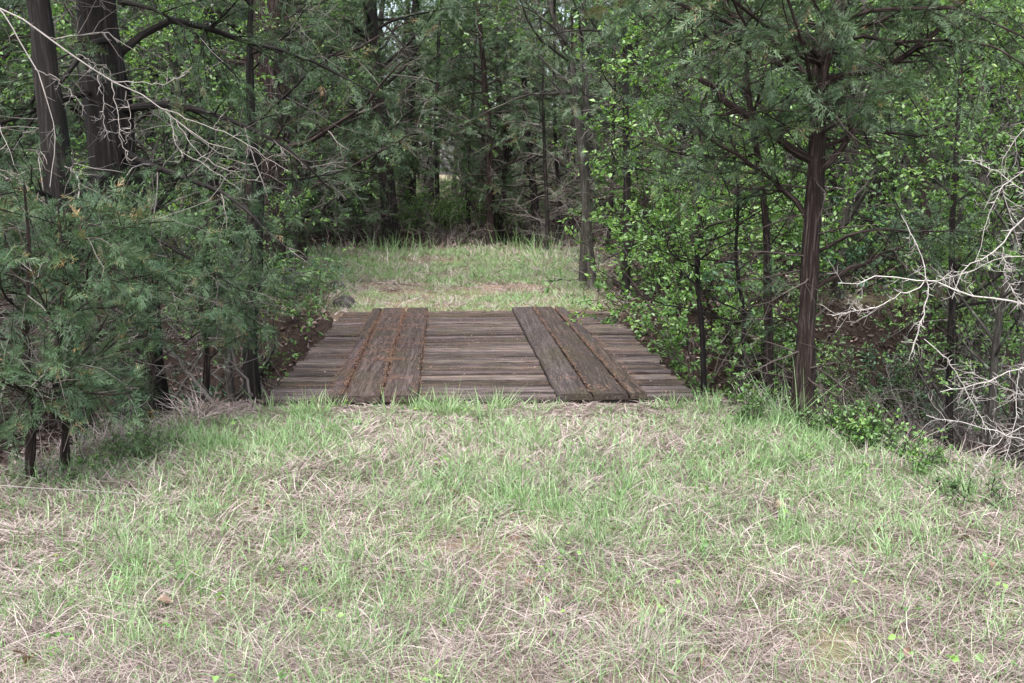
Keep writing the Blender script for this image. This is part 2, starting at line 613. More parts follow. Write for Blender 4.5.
gx, gy = axis((-7, 7), -400, 400, .11), axis((1.5, 18), -120, 600, .11)
X, Y = np.meshgrid(gx, gy)
Z = height(X, Y)
ni, nj = X.shape
idx = np.arange(ni * nj).reshape(ni, nj)
mb = MB()
mb.add(np.stack([X, Y, Z], -1).reshape(-1, 3), np.stack([idx[:-1, :-1], idx[:-1, 1:], idx[1:, 1:], idx[1:, :-1]], -1).reshape(-1, 4), meadow(X, Y).ravel())
tag(mb.build('ground', M['ground'], smooth=True), kind='structure')


def gz(x, y):
    return float(height(np.array([x]), np.array([y]))[0])


# ------------------------------------------------------------------ bridge
bridge = empty('timber_bridge', (B_NEAR[0], B_NEAR[1], 0), B_YAW)
tag(bridge, 'weathered low timber bridge with two raised wheel tracks of long boards over the gully', 'bridge')


def plank(mb, p0, p1, w, th, z, tint, n=9, wob=.006, side=None, warp=.004):
    """a worn board swept from p0 to p1 (2-D), rounded corners and uneven edges"""
    p0, p1 = np.array(p0, float), np.array(p1, float)
    d = (p1 - p0) / np.linalg.norm(p1 - p0)
    s = np.array([-d[1], d[0]])
    prof = np.array([[-.5, -1], [-.5, -.22], [-.44, -.03], [-.15, 0], [.15, 0], [.44, -.03], [.5, -.22], [.5, -1]])
    k = len(prof)
    V = []
    c = 0
    for i in range(n):
        f = i / (n - 1)
        c = c * .6 + rng.normal() * wob * .4
        ww = w * (1 + rng.normal() * .012)
        zz = z + math.sin(f * PI) * warp + rng.normal() * .0012
        e = rng.normal(size=k) * .0015
        for j, (a, b) in enumerate(prof):
            q = p0 + (p1 - p0) * f + s * (a * ww + c)
            V.append([q[0], q[1], zz + b * th + (e[j] if b > -.5 else 0)])
    V = np.array(V)
    idx = np.arange(n * k).reshape(n, k)
    nx = np.roll(idx, -1, 1)
    F = np.stack([idx[:-1], nx[:-1], nx[1:], idx[1:]], -1).reshape(-1, 4)
    mb.add(V, F, np.full(len(V), tint))
    mb.add(V[:k][::-1], np.arange(k)[None], np.full(k, tint))
    mb.add(V[-k:], np.arange(k)[None], np.full(k, tint))


mb = MB()
s = .0
DECK_Z = .03
while s < B_LEN - .03:
    w = rng.uniform(.095, .15)
    tl = -B_W / 2 + rng.normal() * .014
    tr = B_W / 2 + rng.normal() * .016 + (.03 if rng.random() < .1 else 0)
    tilt = rng.normal() * .004
    plank(mb, (tl, s + w / 2 - tilt), (tr, s + w / 2 + tilt), w - rng.uniform(.024, .046), .05, DECK_Z + rng.normal() * .006, rng.random(), 12)
    s += w
mb.build('deck', M['deck_wood'], bridge)


def lat(px, py):
    p = on_ground(px, py)
    return to_bridge(p[0], p[1])[0]


def runner(edges_near, edges_far, top, splits, wood='board_wood'):
    for i in range(len(edges_near) - 1):
        a0, a1 = lat(edges_near[i], 403), lat(edges_near[i + 1], 403)
        b0, b1 = lat(edges_far[i], 313), lat(edges_far[i + 1], 313)
        cuts = [-.01] + splits[i] + [B_LEN + .04]
        for q in range(len(cuts) - 1):
            f0, f1 = cuts[q] / B_LEN, cuts[q + 1] / B_LEN
            c = lambda f: ((a0 + a1) * (1 - f) + (b0 + b1) * f) / 2
            w = abs((a1 - a0) + (b1 - b0)) / 2 - .018
            m_ = MB()
            tn = rng.uniform(.3, .6)
            plank(m_, (c(f0), cuts[q] + .006), (c(f1) + rng.normal() * .008, cuts[q + 1] - .006), w, .048, top + rng.normal() * .003, tn, 26, .003, warp=.006)
            m_.build('runner_board', M[wood], bridge)


runner([330, 344, 382, 419], [372, 383, 406, 428], DECK_Z + .040, [[2.6], [], []], 'rusty_wood')
runner([556, 592, 630, 647], [512, 533, 554, 567], DECK_Z + .044, [[], [], [2.2]])
for t in (-1.15, -.4, .4, 1.15):
    m_ = MB()
    plank(m_, (t, .05), (t, B_LEN - .05), .2, .26, DECK_Z - .062, .4, 10)
    m_.build('girder', M['beam_wood'], bridge)
for s in (.16, B_LEN - .16):
    m_ = MB()
    plank(m_, (-B_W / 2 - .05, s), (B_W / 2 + .05, s), .22, .3, DECK_Z - .33, .5, 8)
    m_.build('sill_beam', M['beam_wood'], bridge)

# ------------------------------------------------------------------ grass
HF = 0.60


def in_view(x, y, pad=1.2):
    return np.abs(x) < HF * y + pad


def scatter(n, x0, x1, y0, y1, dens=None):
    x, y = rng.uniform(x0, x1, n), rng.uniform(y0, y1, n)
    k = in_view(x, y)
    if dens is not None:
        k &= rng.random(n) < dens(x, y)
    return x[k], y[k]


def blades(mb, x, y, az, lean, L, W, tint, m=4, curl=1.0, flat=.5):
    """blades of length L rising from x, y; lean 0 = upright, 1 = lying"""
    n = len(x)
    z = height(x, y)
    f = np.linspace(0, 1, m)
    th = (lean[:, None] * PI / 2) * (.72 + curl * .55 * f[None, :])
    ds = (L / (m - 1))[:, None]
    hx = np.concatenate([np.zeros((n, 1)), np.cumsum(np.sin(th[:, 1:]) * ds, 1)], 1)
    hz = np.concatenate([np.zeros((n, 1)), np.cumsum(np.cos(th[:, 1:]) * ds, 1)], 1)
    az2 = az[:, None] + (rng.normal(size=n) * .5)[:, None] * f[None, :]
    P = np.stack([x[:, None] + np.cos(az2) * hx, y[:, None] + np.sin(az2) * hx, z[:, None] + hz], -1)
    gr = height(P[..., 0].ravel(), P[..., 1].ravel()).reshape(n, m)
    P[..., 2] = np.maximum(P[..., 2], gr + .004 + .03 * rng.random((n, 1)) * f)
    Wd = W[:, None] * np.array([.8, 1, .85, .12] if m == 4 else np.linspace(1, .15, m))
    ribbons(mb, P, Wd, tint, flat)


def tufts(mb, cx, cy, per, rad, Lr, lean_mu, lean_sd, w0, tint_mu, tint_sd, flow=None, m=4):
    n = len(cx)
    c = np.repeat(np.arange(n), per)
    a = rng.uniform(0, 2 * PI, n * per)
    r = np.abs(rng.normal(size=n * per)) * np.repeat(rad, per)
    x, y = cx[c] + np.cos(a) * r, cy[c] + np.sin(a) * r
    az = a + rng.normal(size=n * per) * .6
    if flow is not None:
        fl = flow(cx, cy)[c]
        az = np.where(rng.random(n * per) < .6, fl + rng.normal(size=n * per) * .55 + np.where(rng.random(n * per) < .3, PI, 0), az)
    s = np.repeat(rng.uniform(.7, 1.3, n), per)
    L = rng.uniform(*Lr, n * per) * s
    lean = np.clip(rng.normal(lean_mu, lean_sd, n * per), .03, 1.0)
    d = np.hypot(x, y)
    W = np.maximum(w0, .0007 * d) * rng.uniform(.7, 1.3, n * per)
    ti = np.clip(np.repeat(rng.normal(tint_mu, tint_sd, n), per) + rng.normal(size=n * per) * .16, 0, 1)
    t, q = to_bridge(x, y)
    L = L * np.where((np.abs(t) < 1.9) & (q < .3), np.clip(.25 + -q * .75, .25, 1), 1)
    ok = ~((np.abs(t) < B_W / 2) & (q > .06) & (q < B_LEN - .05)) & (gully(x, y) < .5)
    blades(mb, x[ok], y[ok], az[ok], lean[ok], L[ok], W[ok], ti[ok], m)


flow = lambda x, y: 2 * PI * fbm(N1, x * .35 + 11, y * .35 + 4, 2) * 1.6
greenness = lambda x, y: fbm(N3, x * .62 + 3, y * .62 + 9, 3)
# dry straw: matted bunches lying over on each other
mb = MB()
x, y = scatter(5200, -5, 5, 2.2, 7.6, lambda x, y: meadow(x, y) * np.clip(1.15 - .5 * sstep(.5, .68, greenness(x, y)), 0, 1))
tufts(mb, x, y, 80, np.full(len(x), .09), (.04, .17), .82, .15, .0016, .5, .17, flow)
x, y = scatter(700, -4, 4, 2.2, 7.6, lambda x, y: meadow(x, y))
tufts(mb, x, y, 5, np.full(len(x), .14), (.13, .28), .86, .12, .002, .5, .14, flow)
x, y = scatter(4200, -7, 8, 12, 25, lambda x, y: meadow(x, y) * .8)
tufts(mb, x, y, 22, np.full(len(x), .13), (.07, .2), .76, .2, .004, .55, .16, flow, 3)
x, y = scatter(1600, -30, 24, 18, 60, lambda x, y: meadow(x, y) * .8)
tufts(mb, x, y, 16, np.full(len(x), .4), (.2, .6), .5, .2, .006, .6, .16, None, 3)
# longer dry grass leaning at the edges of the mown ground
edge = lambda x, y: (meadow(x, y) > .02) & (meadow(x, y) < .85)
x, y = scatter(3600, -4.5, 4.5, 3, 7.6, edge)
tufts(mb, x, y, 14, np.full(len(x), .07), (.12, .32), .7, .2, .0024, .6, .2, None)
x, y = scatter(900, -6, 5, 12, 24, edge)
tufts(mb, x, y, 10, np.full(len(x), .25), (.06, .24), .6, .25, .003, .3, .2, None)
t_ = rng.uniform(-1.8, 1.8, 760); s_ = -np.abs(rng.normal(size=760)) * .16 + .05
x, y = from_bridge(t_, s_)
tufts(mb, x, y, 30, np.full(760, .06), (.2, .5), .93, .08, .0018, .5, .2, None)
tag(mb.build('dry_grass', M['straw']), 'dry straw coloured grass lying matted over the near and far clearing', 'dry grass', kind='stuff')

mb = MB()
x, y = scatter(4300, -5, 5, 2.2, 7.6, lambda x, y: meadow(x, y) * (.4 + .6 * (meadow(x, y) > .97)) * sstep(.44, .70, greenness(x, y)) * (1 - .5 * sstep(.1, 1.6, x) * sstep(6.0, 5.0, y)))
tufts(mb, x, y, 26, np.full(len(x), .055), (.06, .17), .38, .2, .0024, .54, .16)
x, y = scatter(11000, -5, 5, 2.2, 7.6, lambda x, y: meadow(x, y))
tufts(mb, x, y, 9, np.full(len(x), .08), (.05, .13), .5, .22, .0017, .62, .18)
# a brighter fringe against the bridge end
t_ = rng.uniform(-1.75, 1.75, 90); s_ = -np.abs(rng.normal(size=90)) * .22 + .04
x, y = from_bridge(t_, s_)
k = rng.random(90) < sstep(.35, .6, N4(t_ * 2.2 + 3, s_ * 0))
tufts(mb, x[k], y[k], 34, np.full(k.sum(), .05), (.16, .5), .38, .18, .0024, .6, .12)
x, y = scatter(7600, -7, 5, 12, 25, lambda x, y: meadow(x, y) * sstep(.3, .6, greenness(x, y) + .08))
tufts(mb, x, y, 18, np.full(len(x), .12), (.04, .12), .5, .22, .004, .58, .17, None, 3)
x, y = scatter(2600, -30, 24, 18, 60, lambda x, y: meadow(x, y))
tufts(mb, x, y, 14, np.full(len(x), .4), (.2, .6), .35, .2, .006, .5, .17, None, 3)
tag(mb.build('grass', M['grass']), 'short pale green grass growing in tufts through the dry straw', 'grass', kind='stuff')

# ------------------------------------------------------------------ litter
def flat_leaves(mb, x, y, z, L, W, tint, tiltsd=.35):
    n = len(x)
    az = rng.uniform(0, 2 * PI, n)
    d = unit(np.stack([np.cos(az), np.sin(az), rng.normal(size=n) * tiltsd], -1))
    broad_leaves(mb, np.stack([x, y, z], -1), d, L, W, tint, .0)


mb = MB()
x, y = scatter(60000, -9, 9, 4.2, 17, lambda x, y: 1 - meadow(x, y))
t, s = to_bridge(x, y)
k = ~((np.abs(t) < B_W / 2 + .02) & (s > -.1) & (s < B_LEN))
x, y = x[k], y[k]
n = len(x)
flat_leaves(mb, x, y, height(x, y) + rng.uniform(.004, .035, n), rng.uniform(.03, .09, n), rng.uniform(.018, .045, n), np.clip(rng.normal(.45, .27, n), 0, 1), .5)
x, y = scatter(16000, -22, 22, 15, 45, lambda x, y: 1 - meadow(x, y))
n = len(x)
flat_leaves(mb, x, y, height(x, y) + rng.uniform(.01, .05, n), rng.uniform(.08, .2, n), rng.uniform(.05, .1, n), np.clip(rng.normal(.42, .2, n), 0, 1))
tag(mb.build('leaf_litter', M['litter']), 'brown fallen leaf litter covering the gully banks and the woodland floor', 'leaf litter', kind='stuff')

mb = MB()
x, y = scatter(5200, -9, 9, 4.4, 18, lambda x, y: 1 - meadow(x, y))
t, s = to_bridge(x, y)
k = ~((np.abs(t) < B_W / 2 + .3) & (s > -.3) & (s < B_LEN + .2))
x, y = x[k], y[k]
n = len(x)
az = rng.uniform(0, 2 * PI, n)
P = grow(np.stack([x, y, height(x, y) + rng.uniform(.01, .06, n)], -1), np.stack([np.cos(az), np.sin(az), rng.normal(size=n) * .12], -1), rng.uniform(.08, .45, n), 5, .22)
tubes(mb, P, taper(rng.uniform(.0018, .005, n), .0012, n, 5), 4, cap=False, tint=rng.random(n))
tag(mb.build('twig_litter', M['grey_twig']), 'fallen grey twigs strewn over the gully banks and woodland floor', 'twig litter', kind='stuff')

# rusty cedar needles caught on the bridge
mb = MB()
TS, SS = [], []
for (pn, pf, cnt, sd) in ((344, 383, 1500, .024), (382, 406, 1000, .014), (592, 533, 420, .009), (630, 554, 640, .012), (419, 428, 500, .02), (330, 372, 700, .03), (647, 567, 420, .02)):
    f = rng.random(cnt) ** .9
    TS.append(lat(pn, 403) * (1 - f) + lat(pf, 313) * f + rng.normal(size=cnt) * sd * (.5 + N2(f * 9, f * 0 + pn)))
    SS.append(f * B_LEN)
for _ in range(26):
    c = rng.integers(30, 150)
    t0, s0 = (rng.uniform(-1.5, -.75) if rng.random() < .75 else rng.uniform(-1.5, 1.5)), rng.uniform(.1, B_LEN - .1)
    TS.append(t0 + rng.normal(size=c) * .13); SS.append(s0 + rng.normal(size=c) * .05)
f = rng.random(900); TS.append(rng.uniform(-1.55, 1.55, 900)); SS.append(np.where(f < .4, B_LEN - .03 + rng.normal(size=900) * .03, f * B_LEN))
t, s = np.concatenate(TS), np.concatenate(SS)
lim = B_W / 2 - .02
k = (np.abs(t) < lim) & (s > 0) & (s < B_LEN + .06)
t, s = t[k], s[k]
onr = ((t > lat(330, 403)) & (t < lat(419, 403))) | ((t > lat(556, 403)) & (t < lat(647, 403)))
x, y = from_bridge(t, s)
z = DECK_Z + .006 + onr * .044 + rng.uniform(0, .012, len(t))
az = rng.uniform(0, 2 * PI, len(t))
L = rng.uniform(.01, .032, len(t))
d = np.stack([np.cos(az), np.sin(az), rng.normal(size=len(t)) * .12], -1)
p = np.stack([x, y, z], -1)
P = np.stack([p, p + d * L[:, None] * .5 + np.array([0, 0, .003]), p + d * L[:, None]], 1)
ribbons(mb, P, np.full((len(t), 3), .0034), np.clip(rng.normal(.5, .25, len(t)), 0, 1), .2)
tag(mb.build('needle_litter', M['needle']), 'rusty brown cedar needles caught in the seams of the bridge boards', 'needle litter', kind='stuff')

mb = MB()
n = 520
t, s = rng.uniform(-1.55, 1.55, n), rng.uniform(.05, B_LEN, n)
k = rng.random(n) < np.where((t > lat(382, 403)) | (t > .1), .9, .4)
t, s = t[k], s[k]
n = len(t)
onr = ((t > lat(330, 403)) & (t < lat(419, 403))) | ((t > lat(556, 403)) & (t < lat(647, 403)))
x, y = from_bridge(t, s)
flat_leaves(mb, x, y, DECK_Z + .008 + onr * .044, rng.uniform(.008, .026, n), rng.uniform(.006, .014, n), rng.random(n) * .75, .15)
tag(mb.build('leaf_debris', M['dead_leaf']), 'small tan leaf scraps scattered over the bridge deck', 'leaf litter', kind='stuff')

# ------------------------------------------------------------------ trees
def trunk_radii(r, m, flare=1.35, tip=.25):
    f = np.linspace(0, 1, m)
    return r * ((1 - f) * (1 - tip) + tip) * (1 + (flare - 1) * np.exp(-f * 18))


def cedar_crown(leaf, wood, twig, L1, R1, nb=9, ns=7, blen=(.25, .7), size=(.1, .2), k=20, wid=.014, dead=0.0, droop=-.06, t0=.25, sub=True):
    """branchlets, juniper sprays and dead twigs on the limbs L1 (N, m, 3)"""
    p, d, r, t = offshoots(L1, R1, nb, t0, 1.0, .85, -.02, True)
    bl = rng.uniform(*blen, len(p)) * (1.15 - .55 * t)
    b = grow(p, d, bl, 5, .28, droop)
    br = taper(np.minimum(r * .5, .010), .0025, len(p), 5)
    isdead = rng.random(len(p)) < dead
    tubes(wood, b[~isdead], br[~isdead], 3, cap=False)
    tubes(twig, b[isdead], br[isdead] * .8, 3, cap=False, tint=rng.random(isdead.sum()))
    live = b[~isdead]
    p2, d2, r2, t2 = offshoots(live, br[~isdead], ns, .15, 1.0, .6, -.05, True)
    ti = np.clip(np.repeat(rng.normal(.48, .2, len(live)), ns) + rng.normal(size=len(p2)) * .1, 0, .93)
    ti = np.where(rng.random(len(p2)) < .012, 1.0, ti)
    sprays(leaf, p2, d2, rng.uniform(*size, len(p2)), k, wid, ti)
    tips = live[:, -1]
    sprays(leaf, tips, live[:, -1] - live[:, -2], rng.uniform(*size, len(tips)), k, wid)
    if isdead.any():
        db = b[isdead]
        p3, d3, r3, t3 = offshoots(db, br[isdead], 4, .2, 1, .8)
        tubes(twig, grow(p3, d3, rng.uniform(.08, .3, len(p3)), 4, .35, -.03), taper(.0028, .0012, len(p3), 4), 3, cap=False, tint=rng.random(len(p3)))


def limbs_on(T, R, n, t0, t1, ang, lens, up, m=7, wander=.18, grav=.02, rmax=.045):
    p, d, r, t = offshoots(T, R, n, t0, t1, ang, up)
    L = lens(t) * rng.uniform(.7, 1.25, len(t))
    P = grow(p, d, L, m, wander, grav)
    Rr = taper(np.minimum(r * .5, np.minimum(rmax, L * .016)), .004, len(p), m)
    return P, Rr


def make_cedar(name, h, r, n=34, t0=.1, spread=.24, nb=9, ns=7, size=(.16, .3), k=16, wid=.02, dead=.25, bark='cedar_bark', leaf='cedar_leaf', lean=.025, blen=(.35, .9), ndead=14, path=None):
    root = empty(name, (0, 0, 0))
    wood, lf, tw = MB(), MB(), MB()
    m = 14
    if path is None:
        T = grow(np.zeros((1, 3)), np.array([[rng.normal() * lean, rng.normal() * lean, 1]]), h, m, .045, .05)
    else:
        T = path[None]
        m = T.shape[1]
    R = trunk_radii(r, m)[None]
    tubes(wood, T, R, 14, .16)
    P, Rr = limbs_on(T, R, n, t0, .97, 1.35, lambda t: h * spread * (1.12 - .85 * t) + .25, .12, grav=-.015)
    tubes(wood, P, Rr, 5, .1)
    cedar_crown(lf, wood, tw, P, Rr, nb, ns, blen, size, k, wid, dead)
    if ndead:
        Q, Qr = limbs_on(T, R, ndead, .05, min(.45, t0 + .3), 1.4, lambda t: h * .13 + 0 * t, -.05, grav=-.04, rmax=.014)
        tubes(tw, Q, Qr * .8, 4, .1, rng.random(len(Q)), cap=False)
        p3, d3, r3, t3 = offshoots(Q, Qr, 7, .15, 1, .8)
        q3 = grow(p3, d3, rng.uniform(.2, .7, len(p3)), 4, .35, -.03)
        tubes(tw, q3, taper(.006, .002, len(p3), 4), 3, cap=False, tint=rng.random(len(p3)))
    wood.build('trunk', M[bark], root, smooth=True)
    lf.absorb(tw)
    lf.build('crown', M[leaf], root, second=M['grey_twig'])
    return root


def leafy(leaf, wood, tw, P, Rr, nb, nt, nl, blen, lsize, dead=.1, t0=.3, tint_mu=.5):
    p, d, r, t = offshoots(P, Rr, nb, t0, 1, .75, .05)
    b = grow(p, d, rng.uniform(*blen, len(p)), 5, .25, .01)
    br = taper(np.minimum(r * .5, .012), .003, len(p), 5)
    tubes(wood, b, br, 3, cap=False)
    p2, d2, r2, t2 = offshoots(b, br, nt, .2, 1, .7, .0)
    q = grow(p2, d2, rng.uniform(.12, .4, len(p2)) * blen[1] / .9, 4, .25, -.02)
    dd = rng.random(len(q)) < dead
    tubes(wood, q[~dd], taper(.0035, .0015, (~dd).sum(), 4), 3, cap=False)
    if dd.any():
        tubes(tw, q[dd], taper(.004, .0015, dd.sum(), 4), 3, cap=False, tint=rng.random(dd.sum()))
    live = q[~dd]
    p3, d3, r3, t3 = offshoots(live, taper(.003, .002, len(live), 4), nl, .1, 1, .9, .0, True)
    ti = np.clip(np.repeat(rng.normal(tint_mu, .2, len(live)), nl) + rng.normal(size=len(p3)) * .12, 0, 1)
    L = rng.uniform(*lsize, len(p3))
    broad_leaves(leaf, p3, d3, L, L * rng.uniform(.45, .62, len(L)), ti)


def make_hardwood(name, h, r, n=22, t0=.22, spread=.28, nb=6, nt=5, nl=7, blen=(.5, 1.2), lsize=(.06, .11), bark='grey_bark', leaf='leaf', lean=.05, ndead=8, path=None, dead=.12, mu=.5):
    root = empty(name, (0, 0, 0))
    wood, lf, tw = MB(), MB(), MB()
    m = 14
    if path is None:
        T = grow(np.zeros((1, 3)), np.array([[rng.normal() * lean, rng.normal() * lean, 1]]), h, m, .07, .04)
    else:
        T = path[None]; m = T.shape[1]
    R = trunk_radii(r, m)[None]
    tubes(wood, T, R, 12, .14)
    P, Rr = limbs_on(T, R, n, t0, .98, .95, lambda t: h * spread * (1.1 - .6 * t) + .2, .15, grav=.03)
    tubes(wood, P, Rr, 5, .1)
    leafy(lf, wood, tw, P, Rr, nb, nt, nl, blen, lsize, dead, tint_mu=mu)
    if ndead:
        Q, Qr = limbs_on(T, R, ndead, .06, .4, 1.2, lambda t: h * .12 + 0 * t, .0, grav=-.03, rmax=.014)
        tubes(tw, Q, Qr * .8, 4, .1, rng.random(len(Q)), cap=False)
        p3, d3, r3, t3 = offshoots(Q, Qr, 6, .15, 1, .8)
        tubes(tw, grow(p3, d3, rng.uniform(.2, .7, len(p3)), 4, .35, -.03), taper(.005, .002, len(p3), 4), 3, cap=False, tint=rng.random(len(p3)))
    wood.build('trunk', M[bark], root, smooth=True)
    lf.absorb(tw)
    lf.build('crown', M[leaf], root, second=M['grey_twig'])
    return root


def make_shrub(name, h, nst, spread=.5, leaf='leaf', lsize=(.03, .06), nb=7, nt=4, nl=8, dead=.15, mu=.5, blen=(.2, .55), bark='dark_twig', rs=.009):
    root = empty(name, (0, 0, 0))
    wood, lf, tw = MB(), MB(), MB()
    a = rng.uniform(0, 2 * PI, nst)
    p0 = np.stack([np.cos(a) * .08, np.sin(a) * .08, np.zeros(nst) - .03], -1) * rng.uniform(.3, 1.5, (nst, 1))
    d0 = np.stack([np.cos(a) * spread, np.sin(a) * spread, np.ones(nst)], -1) + rng.normal(size=(nst, 3)) * .15
    P = grow(p0, d0, h * rng.uniform(.6, 1.15, nst), 8, .16, .02)
    R = taper(rs, .003, nst, 8)
    tubes(wood, P, R, 5, .1, tint=rng.random(nst))
    leafy(lf, wood, tw, P, R, nb, nt, nl, blen, lsize, dead, .2, mu)
    wood.build('stems', M[bark], root)
    lf.absorb(tw)
    lf.build('foliage', M[leaf], root, second=M['grey_twig'])
    return root


def brush(name, h, nst, spread=1.0, mat='grey_twig', r=.006, sub=9):
    """leafless tangle of thin twigs"""
    mb_ = MB()
    a = rng.uniform(0, 2 * PI, nst)
    p0 = np.stack([np.cos(a), np.sin(a), 0 * a], -1) * rng.uniform(0, .5, (nst, 1)) * h * .6
    d0 = np.stack([np.cos(a) * spread, np.sin(a) * spread, np.ones(nst)], -1) + rng.normal(size=(nst, 3)) * .4
    P = grow(p0, d0, h * rng.uniform(.5, 1.2, nst), 7, .25, -.03)
    R = taper(r, r * .4, nst, 7)
    tubes(mb_, P, R, 4, .1, rng.random(nst), cap=False)
    p, d, rr, t = offshoots(P, R, sub, .15, 1, .8)
    Q = grow(p, d, rng.uniform(.15, .5, len(p)) * h * .6, 5, .3, -.02)
    tubes(mb_, Q, taper(r * .5, r * .2, len(p), 5), 3, cap=False, tint=rng.random(len(p)))
    p, d, rr, t = offshoots(Q, taper(r * .5, r * .2, len(Q), 5), 3, .2, 1, .8)
    tubes(mb_, grow(p, d, rng.uniform(.06, .2, len(p)) * h, 4, .3, -.02), taper(r * .28, r * .15, len(p), 4), 3, cap=False, tint=rng.random(len(p)))
    return mb_.build(name, M[mat])


def place(o, x, y, rz=None, sc=1.0, dz=-.04):
    o.location = (x, y, gz(x, y) + dz)
    o.rotation_euler = (0, 0, rng.uniform(0, 2 * PI) if rz is None else rz)
    o.scale = (sc, sc, sc)
    return o




def build_on(mb_, name, mat, root, smooth=False, second=None):
    """a mesh collected in world coordinates, linked as a part of root"""
    o = mb_.build(name, mat, None, smooth, loc=tuple(root.location), second=second)
    o.location = (0, 0, 0)
    o.parent = root
    return o


def limb_set(items, m=9):
    """(points, r0, r1) -> P (N, m, 3), R (N, m)"""
    P = np.stack([spline(p, m) for p, a, b in items])
    R = np.stack([np.linspace(a, b, m) for p, a, b in items])
    return P, R


# ---- the cedar on the right bank
base = on_ground(803, 424)
YR = base[1]
root = empty('cedar_tree', (base[0], base[1], gz(base[0], base[1]) - .03))
tag(root, 'reddish barked cedar with thick broken limbs on the right bank of the gully', 'tree')
wood, lf, tw = MB(), MB(), MB()
tp = [(803, 432), (804, 400), (806, 350), (809, 290), (812, 240), (815, 197), (817, 155), (819, 116), (822, 63), (831, 35), (842, 0), (850, -60), (846, -160), (850, -300), (856, -460)]
T = spline(trace(tp, YR), 26)
T[0, 2] = root.location[2]
rad = np.interp(np.linspace(0, 1, 26), [0, .04, .12, .3, .42, .6, 1], [.125, .075, .057, .051, .050, .042, .012])
tubes(wood, T, rad, 18, .34)
Y = YR
LM = [([(820, 63), (799, 54), (775, 46), (750, 30), (726, 4), (700, -30, Y + .3)], .026, .012),
      ([(813, 100), (806, 75), (782, 53), (754, 33), (722, 21), (687, 5), (640, -8, Y - .3)], .022, .008),
      ([(812, 160), (785, 144), (761, 126), (733, 105), (699, 79)], .030, .018),
      ([(810, 225), (798, 204), (778, 186), (757, 169), (726, 148), (698, 130)], .022, .007),
      ([(817, 176), (822, 169), (835, 158), (849, 137), (850, 116), (851, 70)], .024, .010),
      ([(822, 80), (850, 76), (894, 61), (919, 46), (940, 26), (961, 0), (985, -40)], .026, .012),
      ([(808, 300), (815, 288), (844, 273), (877, 257), (905, 246, Y + .2)], .020, .006),
      ([(810, 255), (824, 249), (840, 240), (856, 232), (890, 232), (960, 230, Y + .3)], .014, .004),
      ([(820, 50), (845, 30), (880, 20), (920, 8)], .014, .005),
      ([(806, 330), (785, 318), (762, 300), (745, 292)], .012, .004)]
P, R = limb_set([(trace(p, Y), a, b) for p, a, b in LM], 11)
P[:, 1:-1] += rng.normal(size=P[:, 1:-1].shape) * .008
tubes(wood, P, R, 7, .2)
P2, R2 = limbs_on(T[None], rad[None], 30, .34, .98, 1.3, lambda t: 1.7 - .9 * t, .1, wander=.28, grav=-.01, rmax=.017)
tubes(wood, P2, R2, 5, .1)
PL = np.stack([spline(p, 9) for p in P]); RL = np.stack([np.linspace(r[0], r[-1], 9) for r in R])
cedar_crown(lf, wood, tw, PL[[0, 1, 3, 5, 7, 8]], RL[[0, 1, 3, 5, 7, 8]], 22, 16, (.25, .7), (.06, .13), 20, .016, .3, -.07)
cedar_crown(lf, wood, tw, PL[[2, 4, 6, 9]], RL[[2, 4, 6, 9]], 9, 6, (.15, .5), (.08, .14), 20, .014, .5, -.07)
cedar_crown(lf, wood, tw, P2, R2, 11, 14, (.25, .75), (.06, .13), 20, .016, .2, -.06)
P4, R4 = limbs_on(T[None], rad[None], 20, .3, .62, 1.2, lambda t: .62 + 0 * t, .05, grav=-.03, rmax=.007)
tubes(wood, P4, R4, 4, .1)
cedar_crown(lf, wood, tw, P4, R4, 8, 14, (.12, .35), (.06, .13), 20, .016, .15, -.06)
# twigs on the shaded lower stem
P3, R3 = limbs_on(T[None], rad[None], 26, .05, .4, 1.45, lambda t: .5 + 0 * t, -.05, grav=-.03, rmax=.008)
tubes(tw, P3, R3, 4, .1, rng.random(26), cap=False)
p, d, r, t = offshoots(P3, R3, 6, .2, 1, .8)
tubes(tw, grow(p, d, rng.uniform(.1, .4, len(p)), 4, .35, -.03), taper(.003, .0012, len(p), 4), 3, cap=False, tint=rng.random(len(p)))
build_on(wood, 'trunk', M['cedar_bark'], root, True)
lf.absorb(tw)
build_on(lf, 'crown', M['cedar_leaf'], root, second=M['dark_twig'])


